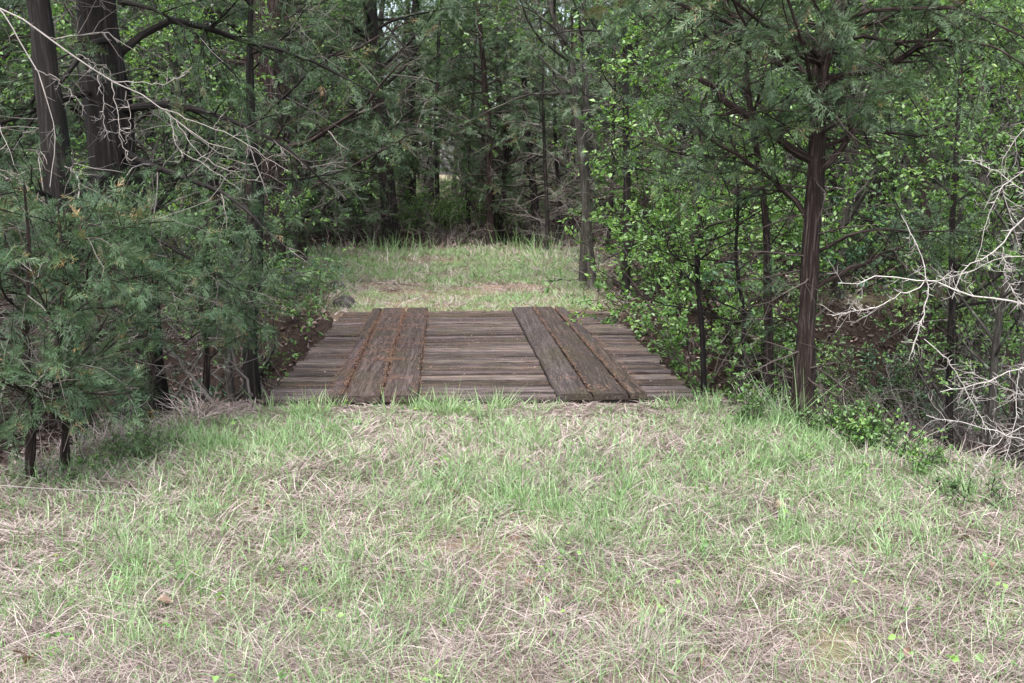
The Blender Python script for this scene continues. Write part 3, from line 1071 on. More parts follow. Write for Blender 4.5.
def traced_tree(name, label, tp, Y, radii, mat, limbs=(), auto=None, leaf=None, leafm='cedar_leaf', nside=12, twm='grey_twig', lowtwigs=0, cat='tree', extra=None):
    """a tree whose stem follows a pixel polyline; auto = (n, t0, t1, length fn, up)"""
    b = trace(tp[:1], Y)[0]
    g = gz(b[0], b[1])
    root = empty(name, (b[0], b[1], g - .03))
    tag(root, label, cat)
    wood, lf, tw = MB(), MB(), MB()
    T = spline(trace(tp, Y), 22)
    if T[0, 2] > g - .03:
        T = np.concatenate([[[T[0, 0], T[0, 1], g - .05]], T])
    n = len(T)
    rd = np.interp(np.linspace(0, 1, n), *radii)
    tubes(wood, T, rd, nside + 4, .3)
    sets = []
    if limbs:
        P, R = limb_set([(trace(p, Y), a, c) for p, a, c in limbs], 9)
        tubes(wood, P, R, 6, .2)
        sets.append((P, R))
    if auto:
        P, R = limbs_on(T[None], rd[None], auto[0], auto[1], auto[2], 1.25, auto[3], auto[4], m=9)
        tubes(wood, P, R, 5, .1)
        sets.append((P, R))
    if sets and leaf:
        leaf(lf, wood, tw, np.concatenate([s[0] for s in sets]), np.concatenate([s[1] for s in sets]))
    if lowtwigs:
        P, R = limbs_on(T[None], rd[None], lowtwigs, .03, .6, 1.25, lambda t: .42 + 0 * t, -.0, wander=.4, grav=-.05, rmax=.0045)
        tubes(tw, P, R, 4, .1, rng.random(len(P)), cap=False)
        p, d, r, t = offshoots(P, R, 7, .2, 1, .8)
        tubes(tw, grow(p, d, rng.uniform(.12, .45, len(p)), 4, .35, -.03), taper(.0032, .0012, len(p), 4), 3, cap=False, tint=rng.random(len(p)))
    if extra:
        extra(wood, lf, tw, T, rd)
    build_on(wood, 'trunk', M[mat], root, True)
    lf.absorb(tw)
    build_on(lf, 'crown', M[leafm], root, second=M[twm])
    return root


near_cedar = lambda nb=10, ns=15, size=(.06, .14), blen=(.3, .8), dead=.2, wid=.014: (lambda l, w, t, P, R: cedar_crown(l, w, t, P, R, nb, ns, blen, size, 20, wid, dead))

traced_tree('cedar_tree', 'massive dark trunked old cedar at the left edge of the gully with drooping boughs',
            [(142, 400), (136, 330), (128, 260), (118, 190), (108, 120), (101, 60), (96, 0), (90, -120), (86, -320), (80, -560)], 7.6,
            ([0, .05, .15, .35, .6, 1], [.24, .19, .17, .165, .11, .02]), 'dark_bark',
            limbs=[([(118, 2), (150, 8), (172, 19), (197, 35), (218, 58), (235, 74)], .016, .006),
                   ([(120, 150), (150, 165, 7.2), (190, 180, 6.9), (235, 200, 6.7), (270, 235, 6.6)], .03, .006),
                   ([(112, 40), (90, 45, 7.2), (70, 70, 7.0), (40, 110, 6.9), (10, 150, 6.9)], .025, .006),
                   ([(118, 110), (170, 105, 7.4), (230, 120, 7.3), (290, 150, 7.3), (330, 190, 7.4)], .035, .006),
                   ([(112, 60), (170, 20, 7.8), (240, 40, 8), (310, 60, 8.1), (375, 95, 8.2)], .035, .006),
                   ([(125, 220), (160, 240, 7.1), (200, 265, 6.8), (240, 290, 6.7)], .022, .005),
                   ([(115, 170), (85, 190, 7), (50, 215, 6.5), (10, 240, 6.2)], .03, .006),
                   ([(125, 250), (150, 215, 7.3), (180, 175, 7.3), (190, 130, 7.2)], .018, .008),
                   ([(105, 90), (60, 100, 7.2), (10, 120, 7.0), (-60, 140, 6.9)], .03, .006)],
            auto=(24, .48, .98, lambda t: 2.6 - 1.5 * t, .1), leaf=near_cedar(14, 15), lowtwigs=34)
traced_tree('cedar_tree', 'mossy leaning cedar trunk beside the massive old cedar, at the left edge of the picture',
            [(80, 446), (76, 400), (70, 330), (63, 250), (57, 170), (50, 100), (42, 30), (30, -60), (20, -200), (10, -400)], 6.6,
            ([0, .05, .15, .4, .7, 1], [.13, .10, .092, .085, .055, .012]), 'dark_bark',
            limbs=[([(72, 350), (110, 330, 6.2), (150, 320, 5.9)], .018, .005), ([(68, 300), (40, 285, 6.2), (5, 290, 5.9)], .018, .005),
                   ([(62, 240), (95, 225, 6.3), (140, 220, 6.1)], .018, .005), ([(60, 200), (25, 190, 6.3), (-20, 200, 6.1)], .018, .005)],
            auto=(16, .56, .98, lambda t: 1.9 - 1.0 * t, .08), leaf=near_cedar(12, 15), lowtwigs=20)
traced_tree('cedar_tree', 'stout shaggy red barked cedar set back from the left end of the bridge',
            [(262, 330), (264, 250), (268, 160), (270, 70), (272, 0), (274, -100), (276, -240), (280, -420)], 13.6,
            ([0, .06, .2, .5, 1], [.36, .27, .25, .23, .03]), 'cedar_bark',
            auto=(46, .16, .98, lambda t: 3.0 - 1.7 * t, .0), leaf=near_cedar(10, 9, (.12, .24), (.4, 1.0), .35, .018), lowtwigs=30)
traced_tree('cedar_sapling', 'dark slender cedar stem rising from the gully just left of the bridge',
            [(252, 385), (250, 330), (256, 270), (258, 200), (252, 130), (250, 40), (254, -60)], 9.0,
            ([0, .1, .5, 1], [.075, .058, .045, .012]), 'dark_bark',
            auto=(16, .5, .98, lambda t: 1.2 - .5 * t, .0), leaf=near_cedar(8, 6, (.1, .2), (.25, .6), .35), lowtwigs=22)
for lab, px, py, Yd, top, n in (('small feathery cedar sapling with two reddish stems at the left edge of the grass', 64, 462, 5.55, 268, 15),
                                ('leaning feathery cedar sapling at the far left edge of the picture', 30, 462, 5.35, 245, 15),
                                ('low bushy cedar sapling under the massive old cedar', 150, 420, 6.6, 305, 11),
                                ('wispy cedar sapling on the gully bank right of the massive old cedar', 205, 405, 7.4, 285, 8)):
    traced_tree('cedar_sapling', lab, [(px, py), (px + 2, py - 50), (px - 4, py - 110), (px - 1, top), (px - 6, top - 60)], Yd,
                ([0, .1, .5, 1], [.030, .024, .017, .005]), 'cedar_bark',
                auto=(n + 3, .2, 1, lambda t: .8 - .3 * t, .0), leaf=near_cedar(9, 14, (.05, .12), (.2, .48), .1), leafm='young_cedar_leaf', lowtwigs=10)

# ---- stems on the far side and right
mid_leaf = lambda nb=5, nt=4, nl=6, ls=(.05, .09), bl=(.4, .9), dead=.2, mu=.5: (lambda l, w, t, P, R: leafy(l, w, t, P, R, nb, nt, nl, bl, ls, dead, .3, mu))
YC = on_ground(590, 291)[1]


def second_stem(wood, lf, tw, T, rd):
    q = spline(trace([(583, 281), (585, 240), (586, 180), (585, 120), (586, 84), (583, 49), (581, 35), (588, -30), (600, -140), (620, -260)], YC + .12), 18)
    tubes(wood, q, np.linspace(.062, .02, 18), 10, .25)
    P, R = limbs_on(q[None], np.linspace(.075, .02, 18)[None], 16, .4, .98, 1.1, lambda t: 1.8 - .6 * t, .12, m=9)
    tubes(wood, P, R, 5, .1)
    leafy(lf, wood, tw, P, R, 5, 4, 6, (.4, .9), (.05, .09), .25, .3, .55)


traced_tree('hardwood_tree', 'double stemmed lichen spotted hardwood at the right side of the far grass',
            [(592, 291), (590, 260), (587, 231), (584, 176), (580, 137), (575, 100), (571, 60), (567, 46), (560, 33), (545, -40), (530, -150), (515, -280)], YC,
            ([0, .06, .2, .5, .75, 1], [.10, .072, .064, .055, .045, .012]), 'grey_bark',
            limbs=[([(575, 110), (555, 85), (540, 70), (525, 62)], .02, .006), ([(586, 190), (600, 172), (612, 150), (620, 128)], .016, .006),
                   ([(562, 40), (545, 20), (530, 6), (515, -10)], .022, .01)],
            auto=(18, .38, .98, lambda t: 2.0 - .8 * t, .12), leaf=mid_leaf(5, 4, 6, dead=.3, mu=.55), leafm='leaf', lowtwigs=44, extra=second_stem)
YT = on_ground(626, 304)[1]
traced_tree('sapling_tree', 'straight thin dark stem just right of the double stemmed hardwood',
            [(625, 304), (627, 231), (627, 176), (626, 120), (625, 60), (622, 0), (618, -100), (610, -240)], YT,
            ([0, .06, .3, 1], [.062, .05, .042, .01]), 'dark_bark', twm='dark_twig', auto=(22, .3, .98, lambda t: 1.3 - .5 * t, .05),
            leaf=near_cedar(7, 6, (.12, .24), (.3, .7), .4, .018), lowtwigs=26)
for lab, tp, Yd, r0, lf_ in (
        ('thin dark stem standing close to the left of the reddish cedar on the right bank', [(770, 432), (769, 380), (768, 300), (767, 240), (763, 190), (752, 120), (744, 40), (735, -60)], 7.6, .036, 'd'),
        ('very thin twisting stem between the bridge and the reddish cedar', [(742, 428), (740, 380), (744, 320), (736, 260), (738, 190), (728, 120), (715, 30)], 8.0, .02, 'l'),
        ('slim dark stem right of the reddish cedar in the gully', [(949, 440), (950, 390), (951, 340), (953, 300), (952, 240), (956, 160), (962, 60), (968, -60)], 8.6, .032, 'l'),
        ('reddish cedar trunk half hidden by leaves behind the bleached thorny branches', [(925, 300), (926, 250), (925, 160), (925, 70), (930, 0), (934, -120)], 12.5, .075, 'c'),
        ('slender grey stem in the thicket right of the bridge', [(704, 388), (702, 330), (697, 270), (700, 200), (690, 120), (684, 20)], 9.4, .028, 'l')):
    traced_tree('sapling_tree', lab, tp, Yd, ([0, .06, .4, 1], [r0 * 1.3, r0, r0 * .8, r0 * .25]), 'cedar_bark' if lf_ in 'cd' else 'dark_bark',
                auto=(18, .55 if lf_ == 'd' else .3, .98, lambda t: 1.2 - .4 * t, .05), leafm='cedar_leaf' if lf_ in 'cd' else 'bright_leaf',
                leaf=near_cedar(8, 9, (.08, .16), (.25, .6), .35) if lf_ in 'cd' else mid_leaf(5, 4, 6, (.03, .065), (.25, .6), .2), lowtwigs=9, twm='dark_twig')

# ---- stock trees for the woods behind
STOCK_C = [make_cedar('cedar_tree', 9.5, .15, 46, .10, .26, 9, 8, (.17, .34), 16, .022, .3),
           make_cedar('cedar_tree', 11, .18, 50, .16, .23, 9, 8, (.17, .35), 16, .022, .35, bark='dark_bark', ndead=22, lean=.015),
           make_cedar('cedar_tree', 8, .09, 42, .08, .26, 9, 8, (.16, .32), 16, .022, .3, ndead=18)]
STOCK_H = [make_hardwood('hardwood_tree', 10, .13, 24, .2, .27, 6, 5, 7, mu=.5),
           make_hardwood('hardwood_tree', 8, .08, 26, .12, .28, 7, 5, 8, lsize=(.035, .09), leaf='bright_leaf', mu=.5),
           make_hardwood('hardwood_tree', 11.5, .16, 24, .28, .26, 6, 5, 7, bark='dark_bark')]
STOCK_P = [make_hardwood('pole_tree', 8, .055, 12, .4, .16, 4, 4, 5, (.3, .8), (.06, .1), 'dark_bark', 'leaf', .06, 16, dead=.35),
           make_cedar('pole_tree', 8, .06, 18, .3, .15, 7, 6, (.15, .3), 16, .022, .45, 'dark_bark', ndead=24)]
used = {}


def plant(stock, x, y, label, group=None, sc=1.0, rz=None, cat='tree'):
    if used.get(stock.name):
        o = copy_tree(stock)
    else:
        o = stock
        used[stock.name] = 1
    place(o, x, y, rz, sc)
    for k in ('group',):
        if k in o: del o[k]
    tag(o, label, cat, group)
    return o


HAND = [  # px at base, depth, stock, scale, label
    (392, 23.4, STOCK_C[1], 1.05, 'thickest dark trunk along the back edge of the far grass, left of its middle'),
    (360, 24.6, STOCK_C[0], .62, 'dark cedar trunk just left of the thickest trunk behind the far grass'),
    (332, 23.0, STOCK_C[2], .8, 'slender shaggy cedar at the back left corner of the far grass'),
    (490, 24.3, STOCK_C[0], .72, 'left stem of the close pair of dark trunks behind the middle of the far grass'),
    (501, 25.0, STOCK_C[1], .5, 'right stem of the close pair of dark trunks behind the middle of the far grass'),
    (536, 24.6, STOCK_C[1], .6, 'dark leaning trunk right of the close pair behind the far grass'),
    (469, 26.5, STOCK_P[0], 1.0, 'very thin pole left of the close pair of dark trunks behind the far grass'),
    (558, 25.5, STOCK_P[1], 1.05, 'thin pole between the leaning trunk and the double stemmed hardwood'),
    (546, 21.5, STOCK_P[1], .8, 'thin bare pole nearest the back of the far grass, before the leaning trunk'),
    (440, 27.5, STOCK_P[1], 1.1, 'thin pole between the thickest trunk and the close pair'),
    (572, 28.0, STOCK_C[2], .95, 'cedar showing behind the double stemmed hardwood'),
    (607, 22.0, STOCK_P[0], 1.0, 'thin pole between the double stemmed hardwood and the straight thin stem'),
    (650, 19.0, STOCK_H[1], .8, 'bright leafed young hardwood right of the far grass'),
    (690, 15.5, STOCK_H[1], .62, 'small bright leafed hardwood in the thicket beyond the right end of the bridge'),
    (735, 17.5, STOCK_H[0], .85, 'mid green hardwood behind the thicket right of the bridge'),
    (840, 14.0, STOCK_H[1], .85, 'bright leafed hardwood behind the reddish cedar on the right bank'),
    (905, 15.5, STOCK_H[0], .8, 'mid green hardwood beyond the gully at the right'),
    (955, 10.6, STOCK_H[1], .62, 'small bright leafed hardwood just beyond the bleached thorny branches'),
    (1030, 9.6, STOCK_H[1], .6, 'small bright leafed hardwood at the right edge above the bleached branches'),
    (292, 16.0, STOCK_H[1], .7, 'light leafed young hardwood overhanging the left corner of the far grass'),
    (150, 9.6, STOCK_H[1], .6, 'light leafed young hardwood standing behind the massive old cedar'),
    (232, 10.4, STOCK_H[1], .62, 'light leafed young hardwood standing in the left gully beside the dark slender stem'),
    (1000, 8.2, STOCK_H[1], .55, 'bright leafed sapling right behind the tips of the bleached branches'),
    (985, 13.0, STOCK_H[1], .9, 'bright leafed hardwood behind the bleached thorny branches'),
    (1060, 11.0, STOCK_H[0], .7, 'low hardwood at the right edge beyond the gully'),
    (870, 18.5, STOCK_C[2], 1.0, 'dark cedar deep behind the right side of the gully'),
    (665, 23.0, STOCK_C[0], .9, 'feathery cedar behind the right corner of the far grass'),
    (225, 13.8, STOCK_P[1], .9, 'thin cedar pole left of the stout red barked cedar'),
    (205, 17.0, STOCK_C[2], .9, 'cedar standing behind the gully at the left, near the thin cedar pole'),
    (300, 19.5, STOCK_C[0], .8, 'feathery cedar left of the far grass, right of the stout red barked cedar'),
    (20, 12.0, STOCK_C[2], .85, 'cedar behind the mossy leaning trunk at the far left'),
    (-40, 8.6, STOCK_H[2], .6, 'broad leafed hardwood at the far left edge behind the mossy leaning trunk'),
    (-60, 10.5, STOCK_C[0], .75, 'low branched cedar partly outside the left edge of the picture'),
    (130, 15.5, STOCK_C[0], .85, 'cedar behind the massive old cedar at the left'),
    (170, 24.0, STOCK_H[2], .8, 'hardwood far back at the left behind the cedars'),
    (318, 30.0, STOCK_H[0], .9, 'hardwood far behind the back left corner of the far grass'),
    (525, 33.0, STOCK_H[1], 1.1, 'pale leafed hardwood far behind the leaning trunk'),
    (575, 36.0, STOCK_H[1], 1.2, 'tall pale leafed hardwood far behind the double stemmed hardwood'),
]
for px, d, st, sc_, lab in HAND:
    plant(st, (px - 512) / 1000 * d, d, lab, None, sc_)

# the woods themselves, kept off the clearing, the gully and the trees above
taken = [((px - 512) / 1000 * d, d) for px, d, *_ in HAND]
cnt = 0
for _ in range(7000):
    y = rng.uniform(12, 42)
    x = rng.uniform(-.62, .62) * y
    if y < 24 and abs(x) < .22 * y + 1.2: continue
    if meadow(np.array([x]), np.array([y]))[0] > .1 and y < 40: continue
    if gully(np.array([x]), np.array([y]))[0] > -.4: continue
    sep = 1.4 if y < 24 else 1.8
    if any((x - a) ** 2 + (y - b) ** 2 < sep ** 2 for a, b in taken): continue
    taken.append((x, y))
    u = rng.random()
    right = x > .05 * y
    pc = .2 if right else (.5 if y < 24 else .38)
    if u < pc:
        st, nm = STOCK_C[rng.integers(3)], 'cedar'
    elif u < .82:
        st, nm = STOCK_H[rng.integers(3)], 'leafy hardwood'
    else:
        st, nm = STOCK_P[rng.integers(2)], 'thin pole'
    if y < 24:
        where = 'right hand woods beyond the gully' if x > 0 else 'left hand woods beyond the gully'
    else:
        where = 'deep woods behind the far grass'
    plant(st, x, y, f'shaded {nm} among many in the {where}', f'{nm}s in the {where}', rng.uniform(.7, 1.1))
    cnt += 1
    if cnt > 165: break


for _ in range(3000):
    y = rng.uniform(41, 56)
    x = rng.uniform(-.6, .6) * y
    if any((x - a) ** 2 + (y - b) ** 2 < 2.3 ** 2 for a, b in taken): continue
    taken.append((x, y))
    st = [STOCK_H[1], STOCK_H[1], STOCK_H[0], STOCK_C[2]][rng.integers(4)]
    plant(st, x, y, 'pale tree among many at the bright far edge of the woods', 'trees at the far edge of the woods', rng.uniform(.8, 1.25))
    cnt += 1
    if cnt > 225: break

# ---- shrubs and brush
SHR = [make_shrub('shrub', 1.5, 11, .5, 'bright_leaf', (.018, .055), 8, 5, 13), make_shrub('shrub', 1.1, 10, .7, 'leaf', (.03, .055), 8, 5, 8, mu=.6),
       make_shrub('shrub', 1.9, 7, .35, 'leaf', (.035, .06), mu=.6), make_shrub('shrub', .8, 9, .8, 'cool_leaf', (.03, .055))]
BR = [tag(brush('bare_brush', 1.2, 16), None), tag(brush('bare_brush', .8, 16, 1.5, 'dark_twig'), None), tag(brush('bare_brush', 1.7, 12, .6), None)]
SP = [  # px, depth, stock, scale, label
    (672, 12.6, SHR[0], 1.0, 'bright green shrub beside the far right corner of the bridge'),
    (706, 11.3, SHR[0], 1.25, 'taller bright green shrub on the right side of the bridge'),
    (734, 10.2, SHR[0], 1.1, 'spreading green shrub between the bridge and the thin stems on the right bank'),
    (690, 14.5, SHR[2], 1.0, 'upright green shrub behind the bright shrubs right of the bridge'),
    (665, 14.2, SHR[0], 1.5, 'tall bright shrub beyond the far right corner of the bridge'),
    (752, 13.8, SHR[0], 1.8, 'tallest bright shrub seen behind the thin dark stem on the right bank'),
    (650, 15.0, SHR[1], .6, 'low shrub near the foot of the straight thin stem'),
    (728, 12.6, SHR[0], 1.5, 'bushy bright shrub deeper in the thicket right of the bridge'),
    (770, 12.0, SHR[1], 1.2, 'green shrub seen behind the thin dark stem on the right bank'),
    (845, 14.5, SHR[3], 1.5, 'cool green shrub seen right behind the reddish cedar'),
    (905, 15.2, SHR[1], 1.4, 'green shrub on the far bank of the gully behind the bleached branches'),
    (960, 13.6, SHR[0], 1.4, 'bright shrub on the far bank at the right behind the bleached branches'),
    (1010, 12.6, SHR[2], 1.2, 'tall shrub at the right edge beyond the gully'),
    (850, 12.3, SHR[1], .75, 'low shrub on the far gully bank just right of the reddish cedar trunk'),
    (883, 12.8, SHR[3], .8, 'low cool green shrub on the far gully bank left of the bleached branches'),
    (930, 12.4, SHR[1], .8, 'low shrub on the far gully bank under the tips of the bleached branches'),
    (985, 11.6, SHR[3], .8, 'low cool green shrub on the far gully bank behind the bleached limbs'),
    (718, 8.5, SHR[3], .5, 'low cool green shrub by the near right corner of the bridge'),
    (300, 13.4, SHR[3], .7, 'small flat leafed shrub on the gully bank left of the far end of the bridge'),
    (240, 12.2, SHR[1], .8, 'green shrub on the left gully bank below the red barked cedar'),
    (190, 10.8, SHR[3], .9, 'dark shrub in the left gully behind the wispy cedar sapling'),
    (318, 12.3, SHR[2], .42, 'thin stemmed seedling shrub against the left far corner of the bridge'),
    (275, 17.5, SHR[2], 1.0, 'upright shrub behind the flat leafed shrub on the left'),
    (120, 5.7, SHR[1], .28, 'tiny green shrub at the foot of the left cedar saplings'),
]
for px, d, st, sc_, lab in SP:
    plant(st, (px - 512) / 1000 * d, d, lab, None, sc_, cat='shrub')
for _ in range(80):
    y = rng.uniform(16, 36)
    x = rng.uniform(-.5, .5) * y
    if meadow(np.array([x]), np.array([y]))[0] > .05 or (y < 24 and -.2 * y < x < .13 * y): continue
    plant(SHR[rng.integers(3)], x, y, 'small shrub among many on the shaded floor of the woods', 'understorey shrubs in the woods', rng.uniform(.6, 1.3), cat='shrub')
BP = [(880, 7.6, 1, 1.5, 'dark tangle of bare twigs in the right gully below the reddish cedar'),
      (950, 6.9, 1, 1.1, 'dark bare brush in the right gully under the bleached branches'),
      (895, 7.9, 1, 1.8, 'dense dark twigs at the bottom of the right gully'),
      (975, 8.2, 1, 1.8, 'broad dark tangle of twigs deeper in the right gully'),
      (845, 8.2, 1, 1.5, 'dark bare twigs behind the foot of the reddish cedar'),
      (735, 9.6, 1, 1.0, 'dark bare twigs in the gully below the thicket right of the bridge'),
      (830, 7.3, 1, .9, 'low dark twigs on the gully edge just right of the reddish cedar foot'),
      (925, 7.4, 1, 1.7, 'dark twigs in the right gully below the tip of the bleached branches'),
      (1000, 7.4, 1, 1.7, 'dark twigs at the right edge of the picture behind the pale brush'),
      (870, 8.8, 0, 1.2, 'grey twigs at the bottom of the right gully behind the dark tangle'),
      (960, 9.2, 0, 1.3, 'grey twigs climbing the far side of the right gully'),
      (1020, 8.8, 1, 1.3, 'dark bare brush beyond the gully at the right edge'),
      (900, 10.8, 1, 1.5, 'dark bare brush near the top of the far bank of the right gully'),
      (865, 11.2, 0, 1.2, 'grey leafless brush on the far gully bank right of the reddish cedar trunk'),
      (940, 11.4, 0, 1.2, 'grey leafless brush on the far gully bank behind the bleached branches'),
      (1005, 10.6, 2, 1.0, 'grey leafless brush high on the far gully bank at the right edge'),
      (1015, 6.6, 0, .8, 'pale bare brush at the right edge of the gully'),
      (760, 8.8, 1, .9, 'bare brush behind the thin dark stem on the right bank'),
      (835, 9.0, 0, 1.1, 'grey bare brush just behind the reddish cedar'),
      (920, 9.6, 0, 1.2, 'grey bare brush on the far side of the right gully'),
      (645, 16.0, 2, .9, 'pale leafless brush behind the straight thin stem'),
      (605, 16.5, 2, 1.0, 'pale leafless brush around the foot of the double stemmed hardwood'),
      (560, 23.5, 0, 1.1, 'grey leafless brush behind the far grass near the leaning trunk'),
      (450, 24.5, 0, 1.2, 'grey leafless brush at the back of the far grass, left of the close pair'),
      (520, 25.5, 2, .9, 'upright leafless brush behind the close pair of trunks'),
      (370, 24.0, 2, .9, 'leafless brush at the foot of the thickest far trunk'),
      (225, 9.6, 2, .8, 'grey bare twigs rising in the left gully beside the dark slender stem'),
      (175, 8.2, 0, .9, 'grey bare brush in the left gully beside the massive old cedar'),
      (285, 10.6, 2, .55, 'thin pale twigs on the bank left of the bridge'),
      (105, 7.0, 1, .8, 'dark bare brush under the left cedars'),
      (20, 6.4, 1, .7, 'dark bare brush at the far left edge')]
for px, d, st, sc_, lab in BP:
    plant(BR[st], (px - 512) / 1000 * d, d, lab, None, sc_, cat='brush')
for st in SHR + BR + STOCK_C + STOCK_H + STOCK_P:
    if not used.get(st.name): print('UNUSED', st.name)

# ---- bleached dead tree at the right: trunk just outside the frame, limbs reaching in
def dead_tree(name, label, base_xy, top, items, mat, rt, nt=7, tl=(.05, .16), tr=.0028, spur=0):
    root = empty(name, (base_xy[0], base_xy[1], gz(*base_xy) - .03))
    tag(root, label, 'dead tree')
    tb = MB()
    b = np.array([*base_xy, gz(*base_xy) - .03])
    T = spline(np.array([b, b * .6 + top * .4 + np.array([.05, .03, 0]), b * .25 + top * .75 - np.array([.04, 0, 0]), top]), 14)
    tubes(tb, T, np.linspace(rt, rt * .4, 14), 10, .2)
    build_on(tb, 'trunk', M['grey_bark'], root, True)
    for pts, r0, r1 in items:
        lb = MB()
        P = spline(pts, 16)
        P[1:-1] += rng.normal(size=P[1:-1].shape) * .005
        P, R = P[None], np.linspace(r0, r1, 16)[None]
        tubes(lb, P, R, 6, .25, [rng.uniform(.3, 1)])
        p, d, r, t = offshoots(P, R, nt, .12, 1, .95)
        Q = grow(p, d, rng.uniform(*tl, len(p)), 5, .3, -.01)
        tubes(lb, Q, taper(np.minimum(tr, r * .6), tr * .35, len(p), 5), 4, cap=False, tint=rng.uniform(.2, 1, len(p)))
        p, d, r, t = offshoots(Q, taper(tr, tr * .4, len(Q), 5), 3, .2, 1, .9)
        tubes(lb, grow(p, d, rng.uniform(.02, .07, len(p)), 3, .2), taper(tr * .5, tr * .25, len(p), 3), 3, cap=False, tint=rng.uniform(.2, 1, len(p)))
        if spur:
            p, d, r, t = offshoots(P, R, spur, .15, 1, 1.1)
            tubes(lb, grow(p, d, rng.uniform(.015, .055, len(p)), 3, .1), taper(.0021, .0008, len(p), 3), 3, cap=False, tint=rng.uniform(.2, 1, len(p)))
        build_on(lb, 'limb', M[mat], root, True)
    return root


D = 5.0
S_ = np.array([2.95, 5.15, 1.35])
L_ = [([(1110, 330, 5.1), (1023, 303), (973, 295), (946, 287), (924, 280), (901, 278), (876, 277), (851, 285), (838, 283)], .012, .0035),
      ([(924, 282), (918, 287), (897, 296), (878, 305), (859, 310), (832, 316)], .006, .003),
      ([(901, 215), (911, 232), (920, 255), (926, 280), (929, 293), (925, 310), (919, 329), (912, 352)], .004, .007),
      ([(1090, 170, 5.1), (1024, 219), (1009, 234), (998, 248), (986, 257), (971, 263), (962, 270), (958, 284), (952, 299)], .010, .0035),
      ([(1090, 240, 5.2), (1024, 255), (992, 261), (958, 276), (935, 282)], .007, .003),
      ([(1003, 247), (1004, 262), (1007, 275), (1012, 290), (1020, 302)], .005, .003),
      ([(1100, 460, 5.0), (1024, 441), (975, 425), (926, 415)], .008, .003),
      ([(1100, 350, 5.1), (1024, 366), (963, 388), (940, 392)], .007, .003),
      ([(924, 339), (946, 359), (963, 384), (975, 409), (990, 430)], .004, .004),
      ([(1090, 390, 4.9), (1024, 395), (990, 380), (965, 372)], .006, .003),
      ([(1090, 420, 4.9), (1024, 425), (1000, 440), (975, 470), (960, 492)], .006, .003),
      ([(1090, 300, 5.3), (1040, 340), (1020, 370), (1015, 420), (1005, 460)], .007, .003),
      ([(1090, 160, 5.4), (1024, 170), (1000, 190), (985, 230), (975, 262)], .006, .003),
      ([(1090, 120, 5.5), (1024, 130), (1000, 170), (1010, 210), (1020, 250)], .006, .003),
      ([(1070, 210, 5.2), (1024, 190), (985, 165), (960, 160)], .006, .003)]
dead_tree('dead_tree', 'bleached leafless thorny tree reaching pale branches in from the right edge', (2.95, 5.15), S_,
          [(trace(p, D), a * .5, b * .5) for p, a, b in L_], 'bleached_twig', .05, 11, (.04, .17), .002, 26)
D = 4.6
L2 = [([(-150, -60, 4.5), (0, 9), (26, 22), (44, 35), (61, 47), (76, 55), (91, 67), (112, 81), (134, 93), (155, 105), (176, 120), (197, 135), (218, 146), (236, 150)], .010, .0025),
      ([(112, 81), (141, 83), (169, 83), (180, 76), (192, 67)], .004, .002),
      ([(-60, -30, 4.55), (6, 17), (19, 40), (35, 69), (44, 88), (51, 120), (53, 158), (50, 187)], .006, .0025),
      ([(35, 69), (53, 77), (70, 91), (84, 107)], .0035, .002),
      ([(98, 75), (101, 95), (105, 123), (104, 138)], .0032, .0016),
      ([(112, 82), (119, 123), (121, 142), (132, 161)], .0035, .0018),
      ([(126, 91), (129, 110), (130, 132), (125, 144)], .003, .0016),
      ([(-120, 60, 4.4), (-20, 95), (0, 126), (14, 165)], .005, .002),
      ([(160, 108), (190, 120), (230, 135), (270, 160), (290, 172)], .004, .0016),
      ([(176, 120), (195, 150), (225, 170), (262, 182)], .004, .0016),
      ([(186, 128), (215, 150), (250, 165), (285, 150)], .003, .0014),
      ([(170, 115), (180, 150), (205, 165), (240, 190)], .003, .0014),
      ([(76, 55), (92, 62), (105, 68), (96, 69)], .003, .0015)]
dead_tree('dead_tree', 'grey leafless tree leaning a long bare branch in across the top left corner', (-3.2, 4.4), np.array([-3.05, 4.45, 3.1]),
          [(trace(p, D), a * .6, b * .6) for p, a, b in L2], 'pale_twig', .05, 4, (.03, .12), .0015, 5)

# ---- fallen branches
def fallen(label, pts, r0, r1, mat='dark_twig', twigs=5, cat='branch', name='fallen_branch'):
    p = np.array(pts, float)
    p = np.stack([p[:, 0], p[:, 1], [gz(a, b) + c for a, b, c in p]], -1)
    mb_ = MB()
    P = spline(p, 14)
    P[1:-1] += rng.normal(size=P[1:-1].shape) * r0 * .4
    R = np.linspace(r0, r1, 14)
    tubes(mb_, P, R, 7, .25, [rng.random()])
    q, d, r, t = offshoots(P[None], R[None], twigs, .2, 1, .8)
    tubes(mb_, grow(q, d, rng.uniform(.1, .45, len(q)), 5, .3), taper(np.minimum(r0 * .4, .006), .0015, len(q), 5), 4, cap=False, tint=rng.random(len(q)))
    b = P[0].copy()
    o = mb_.build(name, M[mat], None, True, loc=tuple(b))
    tag(o, label, cat)
    return o


def gp(px, py, Y):
    p = at(px, py, Y)
    return (p[0], p[1], p[2] - gz(p[0], p[1]))


